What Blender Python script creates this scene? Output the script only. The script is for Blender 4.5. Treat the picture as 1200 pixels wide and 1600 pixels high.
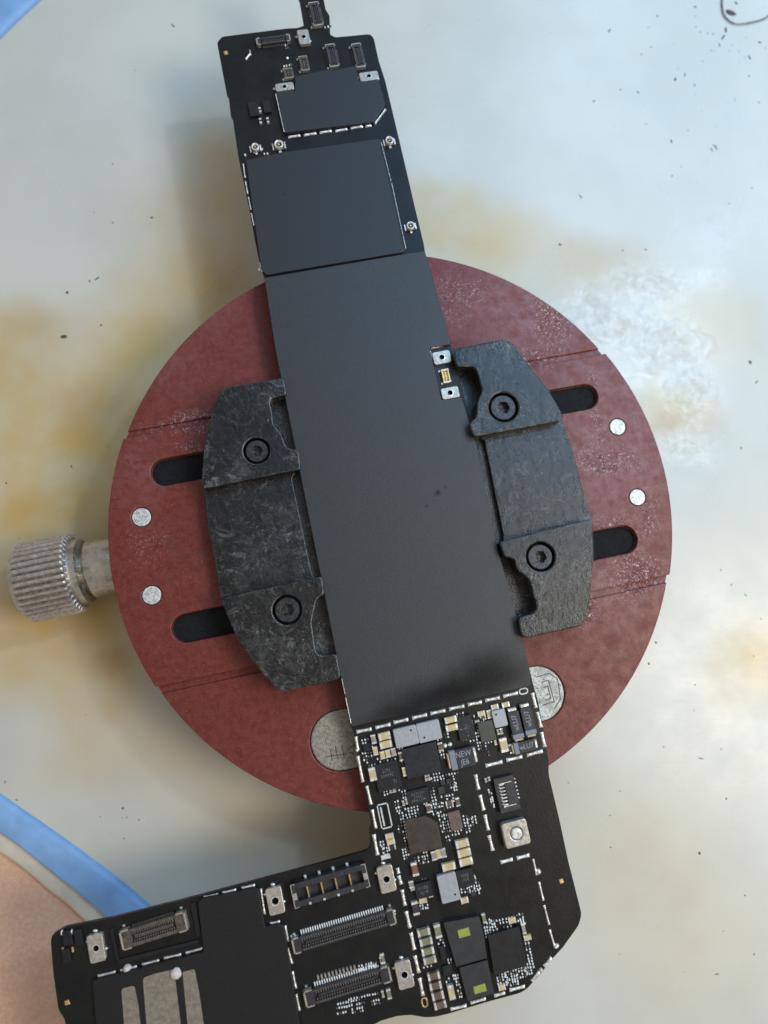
import bpy, bmesh, math, random
from mathutils import Matrix, Vector, noise
random.seed(7)
S = 0.001                                   # everything is written in millimetres
sc = bpy.context.scene
for o in list(bpy.data.objects): bpy.data.objects.remove(o)

# ------------------------------------------------------------------ camera
FPX, PITCH, ROLL, CAMH = 1110.0, math.radians(7.5), math.radians(-4.5), 155.0
ZD = 18.0                                   # top of the round plate
RM = (Matrix.Rotation(PITCH, 3, 'X') @ Matrix.Rotation(ROLL, 3, 'Y'))
CX, CY = 0.0, 0.0
def un(px, py, z):
    d = RM @ Vector(((px-600)/FPX, -(py-800)/FPX, -1.0))
    t = (CAMH - z)/-d.z
    return Vector((CX + d.x*t, CY + d.y*t, z))
DC0 = un(607, 831, ZD); CX, CY = -DC0.x, -DC0.y     # the plate's middle is the origin
def kk(px, py, z):                           # mm per pixel of the photograph there
    return (un(px+1, py, z) - un(px-1, py, z)).length/2
cd = bpy.data.cameras.new('camera'); cam = bpy.data.objects.new('camera', cd); sc.collection.objects.link(cam)
cam.matrix_world = Matrix.Translation(Vector((CX, CY, CAMH))*S) @ RM.to_4x4()
cd.sensor_fit = 'VERTICAL'; cd.sensor_height = 24; cd.lens = 24*FPX/1600; cd.clip_start = 0.005; cd.clip_end = 20
cd.dof.use_dof = True; cd.dof.focus_distance = (CAMH-21)*S; cd.dof.aperture_fstop = 9.0
sc.camera = cam

# ------------------------------------------------------------------ light
w = bpy.data.worlds.new("World"); sc.world = w; w.use_nodes = True
w.node_tree.nodes['Background'].inputs[0].default_value = (1.0, .93, .84, 1)
w.node_tree.nodes['Background'].inputs[1].default_value = 0.38
def area(name, az, el, dist, size, rad, col, sy=None, at=(0, 0, 0)):
    l = bpy.data.lights.new(name, 'AREA'); o = bpy.data.objects.new(name, l); sc.collection.objects.link(o)
    a, e = math.radians(az), math.radians(el)
    d = Vector((math.cos(e)*math.cos(a), math.cos(e)*math.sin(a), math.sin(e)))
    o.location = (Vector(at)+d*dist)*S; o.rotation_euler = (-d).to_track_quat('-Z', 'Y').to_euler()
    l.shape = 'RECTANGLE'; l.size = size*S; l.size_y = (sy or size)*S; l.color = col
    l.energy = rad*math.pi*l.size*l.size_y
    return o
area('room_lamp', -12, 52, 520, 190, 12.0, (1, .91, .76))
area('window_light', 52, 55, 330, 300, 3.4, (.17, .56, 1.0), at=(60, 66, 0))
area('bench_lamp', 40, 59, 480, 34, 95, (.88, .95, 1.0), at=(58, 36, 0))
sc.view_settings.view_transform = 'Standard'; sc.view_settings.look = 'None'; sc.view_settings.exposure = 0; sc.view_settings.gamma = 1
sc.render.engine = 'CYCLES'

# ------------------------------------------------------------------ node helpers
class NT:
    def __init__(s, name):
        s.m = bpy.data.materials.new(name); s.m.use_nodes = True; s.t = s.m.node_tree; s.n = s.t.nodes
        s.b = s.n['Principled BSDF']; s._p = None
    def link(s, a, b):
        if isinstance(a, bpy.types.NodeSocket): s.t.links.new(a, b)
        elif isinstance(a, (tuple, list)) and len(a) == 3 and b.type == 'RGBA': b.default_value = (*a, 1)
        elif b.type == 'RGBA' and isinstance(a, (int, float)): b.default_value = (a, a, a, 1)
        else: b.default_value = a
    @property
    def pos(s):                              # place in millimetres
        if s._p is None:
            g = s.n.new('ShaderNodeNewGeometry'); v = s.n.new('ShaderNodeVectorMath'); v.operation = 'SCALE'
            s.t.links.new(g.outputs['Position'], v.inputs[0]); v.inputs['Scale'].default_value = 1000; s._p = v.outputs[0]
        return s._p
    def vm(s, op, a, b):
        v = s.n.new('ShaderNodeVectorMath'); v.operation = op; s.link(a, v.inputs[0]); s.link(b, v.inputs[1])
        return v.outputs[1] if op == 'LENGTH' or op == 'DISTANCE' else v.outputs[0]
    def noise(s, scale, detail=3, rough=.55, dist=0, vec=None, stretch=None, color=False):
        v = vec or s.pos
        if stretch:
            mp = s.n.new('ShaderNodeMapping'); s.t.links.new(v, mp.inputs[0]); mp.inputs['Scale'].default_value = stretch[:3]
            if len(stretch) > 3: mp.inputs['Rotation'].default_value = (0, 0, stretch[3])
            v = mp.outputs[0]
        n = s.n.new('ShaderNodeTexNoise'); s.t.links.new(v, n.inputs['Vector'])
        n.inputs['Scale'].default_value = scale; n.inputs['Detail'].default_value = detail
        n.inputs['Roughness'].default_value = rough; n.inputs['Distortion'].default_value = dist
        return n.outputs['Color'] if color else n.outputs['Fac']
    def vor(s, scale, feature='F1', rnd=1):
        n = s.n.new('ShaderNodeTexVoronoi'); s.t.links.new(s.pos, n.inputs['Vector']); n.feature = feature
        n.inputs['Scale'].default_value = scale; n.inputs['Randomness'].default_value = rnd; return n.outputs['Distance']
    def ma(s, op, a, b=0., c=None):
        v = s.n.new('ShaderNodeMath'); v.operation = op; s.link(a, v.inputs[0]); s.link(b, v.inputs[1])
        if c is not None: s.link(c, v.inputs[2])
        return v.outputs[0]
    def mr(s, x, a, b, c=0., d=1., smooth=True):
        v = s.n.new('ShaderNodeMapRange'); v.interpolation_type = 'SMOOTHSTEP' if smooth else 'LINEAR'
        s.link(x, v.inputs[0]); v.inputs[1].default_value = a; v.inputs[2].default_value = b; v.inputs[3].default_value = c; v.inputs[4].default_value = d
        return v.outputs[0]
    def mix(s, f, a, b):
        v = s.n.new('ShaderNodeMix'); v.data_type = 'RGBA'; s.link(f, v.inputs[0]); s.link(a, v.inputs[6]); s.link(b, v.inputs[7]); return v.outputs[2]
    def blob(s, x, y, rx, ry, k=1., rot=0., vec=None, hard=0.):
        v = s.vm('SUBTRACT', vec or s.pos, (x, y, 0))
        mp = s.n.new('ShaderNodeMapping'); mp.vector_type = 'TEXTURE'; s.t.links.new(v, mp.inputs[0])
        mp.inputs['Rotation'].default_value = (0, 0, rot); mp.inputs['Scale'].default_value = (rx, ry, 1e6)
        l = s.n.new('ShaderNodeVectorMath'); l.operation = 'LENGTH'; s.t.links.new(mp.outputs[0], l.inputs[0])
        return s.mr(l.outputs['Value'], 1., hard, 0., k)
    def blobs(s, lst, z, vec=None):          # (px,py,rx,ry,strength[,rot deg]) in photo pixels, laid on the plane z
        out = None
        for e in lst:
            p = un(e[0], e[1], z); k = kk(e[0], e[1], z)
            b = s.blob(p.x, p.y, e[2]*k, e[3]*k, e[4], math.radians(e[5]) if len(e) > 5 else 0, vec)
            out = b if out is None else s.ma('MAXIMUM', out, b) if len(lst) > 40 else s.ma('SUBTRACT', s.ma('ADD', out, b), s.ma('MULTIPLY', out, b))
        return out
    def warp(s, scale, amt):
        return s.vm('ADD', s.pos, s.vm('MULTIPLY', s.vm('SUBTRACT', s.noise(scale, 3, color=True), (.5, .5, .5)), (amt, amt, 0)))
    def bump(s, h, dist_mm, strength=1., normal=None):
        b = s.n.new('ShaderNodeBump'); s.link(h, b.inputs['Height']); b.inputs['Distance'].default_value = dist_mm*S
        s.link(strength, b.inputs['Strength'])
        if normal is not None: s.t.links.new(normal, b.inputs['Normal'])
        return b.outputs[0]
    def edge(s, rad, lo=.985, hi=.9):
        b = s.n.new('ShaderNodeBevel'); b.samples = 6; b.inputs[0].default_value = rad*S
        g = s.n.new('ShaderNodeNewGeometry'); d = s.n.new('ShaderNodeVectorMath'); d.operation = 'DOT_PRODUCT'
        s.t.links.new(b.outputs[0], d.inputs[0]); s.t.links.new(g.outputs['True Normal'], d.inputs[1])
        return s.mr(d.outputs['Value'], hi, lo, 1., 0.)
    def out(s, col=None, rough=None, metal=None, normal=None, spec=None, coat=None, coat_rough=None):
        B = s.b.inputs
        for k, v in (('Base Color', col), ('Roughness', rough), ('Metallic', metal), ('Specular IOR Level', spec), ('Coat Weight', coat), ('Coat Roughness', coat_rough)):
            if v is not None: s.link(v, B[k])
        if normal is not None: s.t.links.new(normal, B['Normal'])
        return s.m

M = {}
def simple(name, col, rough=.5, metal=0, var=.15, scale=1.5, bump=.0, bscale=4, spec=.5):
    n = NT(name); f = n.noise(scale, 4)
    c = n.mix(n.mr(f, .3, .7), tuple(x*(1-var) for x in col), tuple(min(1, x*(1+var)) for x in col))
    r = n.mr(n.noise(scale*2, 3), .3, .7, max(0.05, rough-.1), min(1, rough+.1))
    nm = n.bump(n.noise(bscale, 4, .6), bump, 1.) if bump else None
    M[name] = n.out(c, r, metal, nm, spec); return M[name]

# white mat with heat stains, scratches and a crinkled patch of dried flux
YEL = [(0,540,260,130,.75),(-20,640,260,150,.8),(150,625,150,130,.8),(160,690,190,150,.75),(60,720,200,110,.45),(90,790,260,160,.8),(40,880,220,190,.7),
       (140,920,200,200,.75),(60,1000,260,150,.75),(150,1090,120,100,.5),(330,460,110,110,.8),(310,400,150,190,.6),(250,500,190,120,.6),(345,260,110,190,.45),
       (700,350,190,100,.6),(760,370,190,90,.6),(680,300,160,50,.35),(1175,1030,110,100,.55),(560,1310,130,120,.5),(230,560,150,140,.6),
       (1120,500,150,110,.4),(1050,650,120,80,.6),(880,420,220,90,.4),(960,1300,240,160,.2),(1050,1450,240,190,.22),(400,1310,160,110,.25),(180,1180,260,90,.3)]
BRN = [(965,520,60,22,.18),(145,640,90,80,.45),(30,800,80,60,.35),(175,1035,45,38,.55),(15,915,80,60,.3),(350,445,60,75,.35),(1055,662,70,26,.4,10),(945,395,120,60,.22),
       (60,500,90,50,.3),(985,430,120,60,.15),(1185,1025,50,60,.25),(940,470,60,30,.1)]
ROUGHP = [(960,500,110,45,1),(1040,540,100,60,1,-30),(1080,620,60,80,.9),(1010,440,90,50,.8),(920,470,60,40,.8),(1090,430,80,30,.35),(1060,700,110,40,.6),(1120,350,120,60,.2)]
def mat_surface(name, film):
    n = NT(name); wv = n.warp(.05, 14)
    y = n.blobs(YEL, 0, wv); b = n.blobs(BRN, 0, n.warp(.12, 7))
    base = n.mix(n.mr(n.noise(.03, 3), .3, .7), (.55, .54, .485), (.62, .61, .55))
    c = n.mix(n.ma('MULTIPLY', y, n.mr(n.noise(.08, 4), .25, .7, .55, 1.)), base, (.56, .36, .085))
    c = n.mix(b, c, (.42, .23, .07))
    rg = n.blobs(ROUGHP, 0, n.warp(.15, 12))
    grime = n.ma('MULTIPLY', rg, n.mr(n.noise(.5, 6, .7, 1.5), .5, .68))
    c = n.mix(n.ma('MULTIPLY', grime, .05), c, (.42, .36, .26))
    wht = n.ma('MULTIPLY', rg, n.mr(n.noise(.35, 7, .7, .8), .36, .66)); c = n.mix(n.ma('MULTIPLY', wht, .85), c, (.80, .80, .77))  # white glare on the flux is painted into its colour
    fine = n.ma('MULTIPLY', n.mr(n.noise(.9, 5, .75), .66, .74), .14)
    c = n.mix(fine, c, (.3, .29, .25))
    sp = n.mr(n.noise(2.4, 2, .6), .74, .78); c = n.mix(n.ma('MULTIPLY', sp, .3), c, (.2, .19, .16))
    r1 = n.mr(n.noise(.35, 5, .7, 2.), .35, .65, .10, .34)
    r = n.mix(rg, n.mr(n.noise(.1, 4), .3, .7, .26, .36), r1)
    h0 = n.bump(n.noise(3., 3, .6), .03, .5)
    h1 = n.bump(n.noise(.22, 2, .5, 1.), .2, .08, h0)
    ridg = n.ma('ABSOLUTE', n.ma('SUBTRACT', n.noise(.55, 7, .72, 2.2), .5))
    h2 = n.bump(ridg, .42 if film else .3, n.ma('MULTIPLY', rg, .8), h1)
    scr = n.mr(n.ma('ABSOLUTE', n.ma('SUBTRACT', n.noise(.12, 3, .5, .6, stretch=(1, 6, 1, .8)), .5)), 0, .012, 1, 0)
    h3 = n.bump(scr, .04, .12, h2)
    n.link(h3, n.b.inputs['Coat Normal']); M[name] = n.out(c, r, 0, h3, .5, coat=n.ma('MULTIPLY', rg, .9), coat_rough=.1)
mat_surface('mat_white', False); mat_surface('flux_film', True)
simple('mat_blue', (.22, .40, .70), .5, var=.12, scale=.15, bump=.05, bscale=3)
simple('mat_base', (.66, .60, .50), .55, var=.08, scale=.3, bump=.03)
n = NT('desk_tan'); f = n.noise(1.1, 5, .65); g = n.noise(.25, 3)
c = n.mix(n.mr(f, .35, .65), (.66, .39, .26), (.76, .48, .34)); c = n.mix(n.mr(g, .3, .7, 0, .35), c, (.60, .33, .2))
M['desk_tan'] = n.out(c, .6, 0, n.bump(f, .1, .5))

# red anodised plate
n = NT('red_plate'); wv = n.warp(.15, 10)
dirt = n.blobs([(860,490,40,90,.9,15),(840,560,70,30,.8),(950,720,70,30,.9),(990,900,70,55,1),(900,950,60,35,.9),(960,830,50,40,.7),(930,640,18,110,.7,-5),(280,660,110,26,.6,12),(310,700,60,20,.5),(230,850,60,60,.25),(1010,800,30,60,.6),(720,460,60,60,.5)], ZD, wv)
grey = n.blobs([(950,700,150,200,.55),(830,480,150,110,.5),(960,920,110,90,.4),(260,560,90,90,.28),(330,480,70,60,.3),(220,740,60,110,.25)], ZD, wv)  # right-hand patches paint the pinkish grey gloss of reflected light into the red
c = n.mix(n.mr(n.noise(.9, 7, .8), .3, .7), (.112, .014, .010), (.200, .036, .026))
c = n.mix(n.ma('MULTIPLY', grey, n.mr(n.noise(.6, 5, .7), .3, .7)), c, (.34, .17, .175))
c = n.mix(n.mr(n.noise(.9, 6, .75, .6), .58, .72, 0, .75), c, (.045, .012, .012))
spk = n.mr(n.noise(2.0, 4, .7, 1.), .55, .63)
c = n.mix(n.ma('MULTIPLY', dirt, spk), c, (.66, .56, .58))  # white specks paint in the glints on the residue
drk = n.mr(n.noise(1.4, 4, .7), .58, .66); stn = n.blobs([(300,850,70,60,.8),(330,640,80,40,.6),(230,600,80,50,.5),(470,1090,90,40,.6),(940,720,60,26,1.),(300,1120,120,60,.5),(430,470,50,60,.6),(900,1130,90,60,.5),(310,470,100,50,.5)], ZD, wv); c = n.mix(n.ma('MULTIPLY', stn, n.mr(n.noise(.8, 6, .75), .46, .64, 0, .75)), c, (.06, .014, .012))
c = n.mix(n.ma('MULTIPLY', dirt, n.ma('MULTIPLY', drk, .8)), c, (.05, .02, .02))
c = n.mix(n.mr(n.noise(3.2, 3, .7), .64, .72, 0, .6), c, (.42, .22, .19)); c = n.mix(n.mr(n.noise(2.4, 3, .7), .62, .70, 0, .55), c, (.05, .012, .01))
ed = n.ma('MULTIPLY', n.edge(.3), n.mr(n.noise(.8, 5, .7), .45, .6)); c = n.mix(n.ma('MULTIPLY', ed, .5), c, (.42, .22, .2))
rr = n.mix(dirt, n.mr(n.noise(.4, 4), .3, .7, .34, .56), n.mr(n.noise(1.4, 4, .7), .4, .6, .10, .4))
h = n.bump(n.noise(4, 4, .65), .06, .7); h = n.bump(n.noise(1.3, 4, .65, 1.2), .35, n.ma('MULTIPLY', dirt, 1.), h)
M['red_plate'] = n.out(c, rr, .0, h, .45)

# black clamp jaw, smeared with flux
n = NT('jaw_black')
smear = n.mr(n.noise(.20, 8, .72, 1.2), .42, .70); sm2 = n.mr(n.noise(.6, 6, .8, 1., stretch=(1, 3, 1, .6)), .53, .66)
big = n.mr(n.noise(.07, 3, .5, .5), .4, .62)
c = n.mix(n.ma('MULTIPLY', smear, n.ma('ADD', n.ma('MULTIPLY', big, .65), .35)), (.004, .004, .005), (.038, .038, .037))
st = n.mr(n.noise(.34, 8, .8, .9), .535, .65); c = n.mix(n.ma('MULTIPLY', st, n.ma('ADD', n.ma('MULTIPLY', big, .55), .2)), c, (.19, .19, .185)); c = n.mix(n.ma('MULTIPLY', sm2, n.ma('MULTIPLY', big, .5)), c, (.17, .17, .165))
ed = n.ma('MULTIPLY', n.edge(.35), n.mr(n.noise(.6, 5, .7), .42, .58)); c = n.mix(n.ma('MULTIPLY', ed, .6), c, (.26, .26, .25))
c = n.mix(n.mr(n.noise(1.7, 5, .7, 1.5), .66, .72), c, (.42, .42, .40))
rr = n.mix(n.ma('MULTIPLY', smear, big), .2, n.mr(n.noise(.6, 6, .7, .3), .35, .65, .26, .5))
h = n.bump(n.noise(.7, 6, .65, .2), .25, .7); h = n.bump(n.noise(3., 3, .6), .1, .7, h)
M['jaw_black'] = n.out(c, rr, 0, h, .55)
simple('void_black', (.009, .009, .010), .8, var=.3, spec=.2)
simple('slot_grey', (.03, .031, .034), .5, var=.2, bump=.03)
simple('screw_black', (.045, .046, .05), .33, .55, var=.35, bump=.08, bscale=3)
n = NT('socket_grime'); M['socket_grime'] = n.out(n.mix(n.mr(n.noise(1.5, 4), .4, .6), (.008, .008, .008), (.06, .055, .05)), .25, 0, n.bump(n.noise(1.4, 4), .3, .8))
n = NT('pin_white'); f = n.noise(1.6, 5, .7, .8)
M['pin_white'] = n.out(n.mix(n.mr(f, .40, .60), (.42, .41, .39), (.78, .78, .76)), .4, .35, n.bump(f, .1, .8))
n = NT('insert_grey'); f = n.noise(1.6, 6, .75)
M['insert_grey'] = n.out(n.mix(n.mr(f, .35, .65), (.21, .19, .165), (.36, .34, .30)), .42, .55, n.bump(f, .12, .8))
n = NT('insert_pale'); f = n.noise(2.2, 5, .7)
c = n.mix(n.mr(f, .36, .48), (.10, .09, .075), (.66, .65, .60)); c = n.mix(n.mr(n.noise(.5, 4), .45, .6, 0, .6), c, (.30, .29, .26))
M['insert_pale'] = n.out(c, .55, .2, n.bump(f, .2, .9))
simple('etched_dark', (.10, .09, .08), .5, .4, var=.3)
n = NT('knob_steel'); f = n.noise(1.3, 5, .7)
M['knob_steel'] = n.out(n.mix(n.mr(f, .3, .7), (.40, .36, .33), (.66, .61, .57)), n.mr(n.noise(.9, 4), .3, .7, .26, .45), .85, n.bump(n.noise(4, 4, .7), .08, .6))
n = NT('shaft_steel'); f = n.noise(1.0, 5, .7)
c = n.mix(n.mr(f, .3, .7), (.45, .42, .36), (.62, .58, .52)); c = n.mix(n.mr(n.noise(.5, 4), .5, .65, 0, .6), c, (.16, .15, .11))
M['shaft_steel'] = n.out(c, n.mr(n.noise(1., 4), .3, .7, .2, .42), .9, n.bump(n.noise(2, 4, .7), .1, .6))

# circuit board
n = NT('solder_mask')
c = n.mix(n.mr(n.noise(.2, 5, .6), .3, .7), (.006, .006, .0065), (.011, .011, .011))
c = n.mix(n.mr(n.noise(3.5, 2, .6), .70, .76, 0, .25), c, (.10, .09, .08))
M['solder_mask'] = n.out(c, n.mr(n.noise(.5, 4), .3, .7, .34, .46), 0, n.bump(n.noise(2.0, 3, .6), .06, .5), .3)
def shield(name, col, spec, reflection_and_spots=None, k=1.):
    n = NT(name); f = n.noise(5., 3, .7)
    c = n.mix(n.mr(f, .3, .7), tuple(x*.78 for x in col), tuple(x*1.25 for x in col))
    c = n.mix(n.mr(n.noise(2.2, 4, .7), .68, .76, 0, .5), c, tuple(x*.4 for x in col))
    c = n.mix(n.mr(n.noise(.12, 4, .6), .4, .7, 0, .12), c, tuple(x*1.4 for x in col))
    r = n.mr(n.noise(.3, 4), .3, .7, .47, .51)
    if reflection_and_spots:
        b = n.blobs(reflection_and_spots, 22.4, n.warp(.25, 3)); b = n.ma('MULTIPLY', b, .95)
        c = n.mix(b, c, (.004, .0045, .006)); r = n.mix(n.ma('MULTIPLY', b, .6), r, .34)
    sp = n.mix(b, spec, .12) if reflection_and_spots else spec
    M[name] = n.out(c, r, 0, n.bump(f, .045, .8), sp)
shield('shield_matte', (.024, .024, .026), .6, [(710,1080,170,44,1.,12),(765,1050,90,60,.8),(640,1112,120,26,.8,12),(683,771,9,9,.8),(668,790,4,4,.5),(697,762,4,4,.5)])  # broad dark patches paint in the reflected phone; the small ones are blots
shield('shield_matte_upper', (.018, .019, .022), .5, [(444,300,4,4,.5),(500,270,3,3,.4)])
shield('shield_dull', (.013, .013, .0145), .3)
n = NT('solder'); f = n.noise(1.6, 4, .65, .8)
M['solder'] = n.out(n.mix(n.mr(f, .34, .56), (.50, .46, .41), (.95, .93, .9)), n.mr(n.noise(2, 3), .3, .7, .2, .38), .5, n.bump(n.noise(1.3, 3, .5, .5), .16, .8))
n = NT('tinned_steel'); f = n.noise(1.8, 5, .7)
M['tinned_steel'] = n.out(n.mix(n.mr(f, .35, .65), (.40, .37, .33), (.60, .56, .50)), .38, .6, n.bump(n.noise(.8, 3), .1, .6))
simple('bright_pin', (.95, .94, .92), .35, .25, var=.1)
simple('dull_pin', (.22, .2, .18), .4, .6, var=.3, scale=3)
simple('gold', (.80, .55, .24), .34, .85, var=.15)
simple('cap_tan', (.56, .44, .24), .5, var=.12, scale=1.2, bump=.04)
simple('cap_olive', (.21, .20, .125), .5, var=.2, scale=1.2, bump=.04)
simple('cap_brown', (.13, .085, .065), .5, var=.2, scale=1.2, bump=.04)
simple('cap_rust', (.21, .085, .06), .5, var=.2, scale=1.2, bump=.04)
simple('cap_grey', (.30, .27, .24), .5, var=.2, scale=1.2, bump=.04)
simple('cap_black', (.035, .03, .032), .45, var=.3, scale=1.2)
simple('ferrite_grey', (.36, .37, .40), .42, .15, var=.05, scale=1.0, bump=.03, bscale=5)
simple('chip_black', (.009, .010, .012), .5, var=.2, scale=.6, bump=.03, bscale=5, spec=.4)
simple('chip_navy', (.011, .013, .018), .45, var=.25, scale=1., bump=.03, bscale=5, spec=.4)
simple('chip_moss', (.055, .055, .047), .5, var=.12, scale=.6, bump=.03, bscale=5)
simple('chip_umber', (.043, .030, .025), .5, var=.22, scale=.6, bump=.03, bscale=5)
simple('chip_slate', (.024, .025, .029), .5, var=.12, scale=.6, bump=.03, bscale=5)
simple('tant_body', (.020, .020, .027), .45, var=.15, bump=.02)
simple('tant_band', (.20, .22, .27), .5, var=.08)
simple('print_grey', (.27, .29, .34), .6, var=.1)
simple('print_faint', (.12, .12, .12), .6, var=.2)
simple('label_green', (.30, .33, .06), .55, var=.15, scale=1.)
simple('plastic_dark', (.028, .027, .032), .5, var=.3, scale=1., bump=.06, bscale=2.5)
simple('plastic_brown', (.085, .066, .052), .45, var=.35, scale=1.5, bump=.08, bscale=2.5)
simple('outline_white', (.60, .60, .58), .45, var=.1)
n = NT('bare_patch'); f = n.noise(1.3, 6, .75)
c = n.mix(n.mr(f, .3, .7), (.21, .175, .14), (.34, .295, .24)); c = n.mix(n.mr(n.noise(3, 4, .7), .62, .72, 0, .6), c, (.45, .42, .36))
M['bare_patch'] = n.out(c, .5, .35, n.bump(f, .12, .8))
simple('glue_white', (.62, .55, .53), .45, var=.1, bump=.2, bscale=1.5)
simple('wire_dark', (.16, .16, .17), .22, .9, var=.3)
simple('crumb_dark', (.07, .06, .055), .6, var=.3)
simple('red_edge', (.16, .03, .03), .5, var=.2)

# ------------------------------------------------------------------ mesh helpers (millimetres)
WM = {}
def thing(name, label, cat, loc=(0, 0, 0), group=None):
    o = bpy.data.objects.new(name, None); sc.collection.objects.link(o); o.empty_display_size = .005
    o.location = Vector(loc)*S; o['label'] = label; o['category'] = cat
    if group: o['group'] = group
    WM[o.name] = Matrix.Translation(o.location); return o
def place(o, parent, loc=(0, 0, 0), rz=0., rot=None):
    sc.collection.objects.link(o)
    W = Matrix.Translation(Vector(loc)*S) @ (rot.to_4x4() if rot else Matrix.Rotation(rz, 4, 'Z'))
    WM[o.name] = W
    if parent: o.parent = parent; o.matrix_basis = WM[parent.name].inverted() @ W
    else: o.matrix_basis = W
    return o
def me_from(name, V, F, mats, idx=None, smooth=False):
    me = bpy.data.meshes.new(name); me.from_pydata([Vector(v)*S for v in V], [], F)
    for m in (mats if isinstance(mats, (list, tuple)) else [mats]): me.materials.append(M[m])
    if idx: me.polygons.foreach_set('material_index', idx)
    if smooth: me.polygons.foreach_set('use_smooth', [True]*len(me.polygons))
    me.validate(); me.update(); return me
def mk(name, V, F, mats, parent=None, loc=(0, 0, 0), rz=0., idx=None, smooth=False, rot=None, kind=None):
    o = bpy.data.objects.new(name, me_from(name, V, F, mats, idx, smooth))
    if kind: o['kind'] = kind
    return place(o, parent, loc, rz, rot)
def rpoly(pts, r=1., seg=4):
    out = []; n = len(pts)
    for i in range(n):
        p, a, b = Vector(pts[i][:2]), Vector(pts[i-1][:2]), Vector(pts[(i+1) % n][:2])
        rr = pts[i][2] if len(pts[i]) > 2 else r
        d1, d2 = (a-p), (b-p); l = min(rr, d1.length*.45, d2.length*.45)
        if l < 1e-3: out.append(p); continue
        s, e = p+d1.normalized()*l, p+d2.normalized()*l
        for k in range(seg+1):
            t = k/seg; out.append(s*(1-t)**2 + p*2*t*(1-t) + e*t*t)
    return out
def px(pts, z):  # photo pixels -> mm on plane z (third number = corner radius in px, passed on in mm)
    o = []
    for p in pts:
        v = un(p[0], p[1], z); o.append((v.x, v.y, p[2]*.125) if len(p) > 2 else (v.x, v.y))
    return o
def circle(c, r, n=32, sx=1., a0=0.):
    return [Vector((c[0]+r*math.cos(a0+2*math.pi*i/n), c[1]+r*math.sin(a0+2*math.pi*i/n))) for i in range(n)]
def curve_mesh(name, loops, z0, z1, bev):
    cu = bpy.data.curves.new(name, 'CURVE'); cu.dimensions = '2D'; cu.fill_mode = 'BOTH'
    for lp in loops:
        s = cu.splines.new('POLY'); s.points.add(len(lp)-1)
        for i, p in enumerate(lp): s.points[i].co = (p[0], p[1], 0, 1)
        s.use_cyclic_u = True
    cu.extrude = max(1e-4, (z1-z0)/2-bev); cu.bevel_depth = bev; cu.bevel_resolution = 1; cu.offset = -bev
    o = bpy.data.objects.new(name, cu); sc.collection.objects.link(o)
    dg = bpy.context.evaluated_depsgraph_get(); dg.update()
    me = bpy.data.meshes.new_from_object(o.evaluated_get(dg)); bpy.data.objects.remove(o)
    bm = bmesh.new(); bm.from_mesh(me); bmesh.ops.remove_doubles(bm, verts=bm.verts, dist=1e-4)
    bm.to_mesh(me); bm.free(); me.name = name
    return me
def plate(name, loops, z0, z1, mat, parent, bev=.15, kind=None):
    """flat plate; loops in mm world; origin at its own middle"""
    xs = [p[0] for p in loops[0]]; ys = [p[1] for p in loops[0]]
    c = Vector(((min(xs)+max(xs))/2, (min(ys)+max(ys))/2, (z0+z1)/2))
    me = curve_mesh(name, [[(p[0]-c.x, p[1]-c.y) for p in lp] for lp in loops], z0, z1, bev)
    me.transform(Matrix.Scale(S, 4)); me.materials.clear(); me.materials.append(M[mat])
    me.polygons.foreach_set('material_index', [0]*len(me.polygons))
    me.polygons.foreach_set('use_smooth', [False]*len(me.polygons))
    o = bpy.data.objects.new(name, me)
    if kind: o['kind'] = kind
    return place(o, parent, c)
def boxg(V, F, I, x0, x1, y0, y1, z0, z1, ch=0., mi=0, dx=0., dy=0., rot=0.):
    b = len(V); c, s = math.cos(rot), math.sin(rot)
    def P(x, y, z): V.append((dx+x*c-y*s, dy+x*s+y*c, z))
    if ch:
        for z, k in ((z0, 0), (z1-ch, 0), (z1, ch)):
            P(x0+k, y0+k, z); P(x1-k, y0+k, z); P(x1-k, y1-k, z); P(x0+k, y1-k, z)
        fs = [(3, 2, 1, 0), (8, 9, 10, 11)]
        for L in (0, 4):
            for i in range(4): fs.append((L+i, L+(i+1) % 4, L+4+(i+1) % 4, L+4+i))
    else:
        for z in (z0, z1): P(x0, y0, z); P(x1, y0, z); P(x1, y1, z); P(x0, y1, z)
        fs = [(3, 2, 1, 0), (4, 5, 6, 7)]+[(i, (i+1) % 4, 4+(i+1) % 4, 4+i) for i in range(4)]
    for f in fs: F.append(tuple(b+q for q in f)); I.append(mi)
def tube(pts, r, n=10):
    V, F = [], []
    for i, p in enumerate(pts):
        p = Vector(p); t = (Vector(pts[min(i+1, len(pts)-1)])-Vector(pts[max(i-1, 0)])).normalized()
        u = t.cross(Vector((0, 0, 1))).normalized(); v = u.cross(t)
        for k in range(n):
            a = 2*math.pi*k/n; V.append(p+u*r*math.cos(a)+v*r*math.sin(a))
    for i in range(len(pts)-1):
        for k in range(n): F.append((i*n+k, i*n+(k+1) % n, (i+1)*n+(k+1) % n, (i+1)*n+k))
    F.append(tuple(range(n))[::-1]); F.append(tuple((len(pts)-1)*n+k for k in range(n)))
    return V, F
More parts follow.
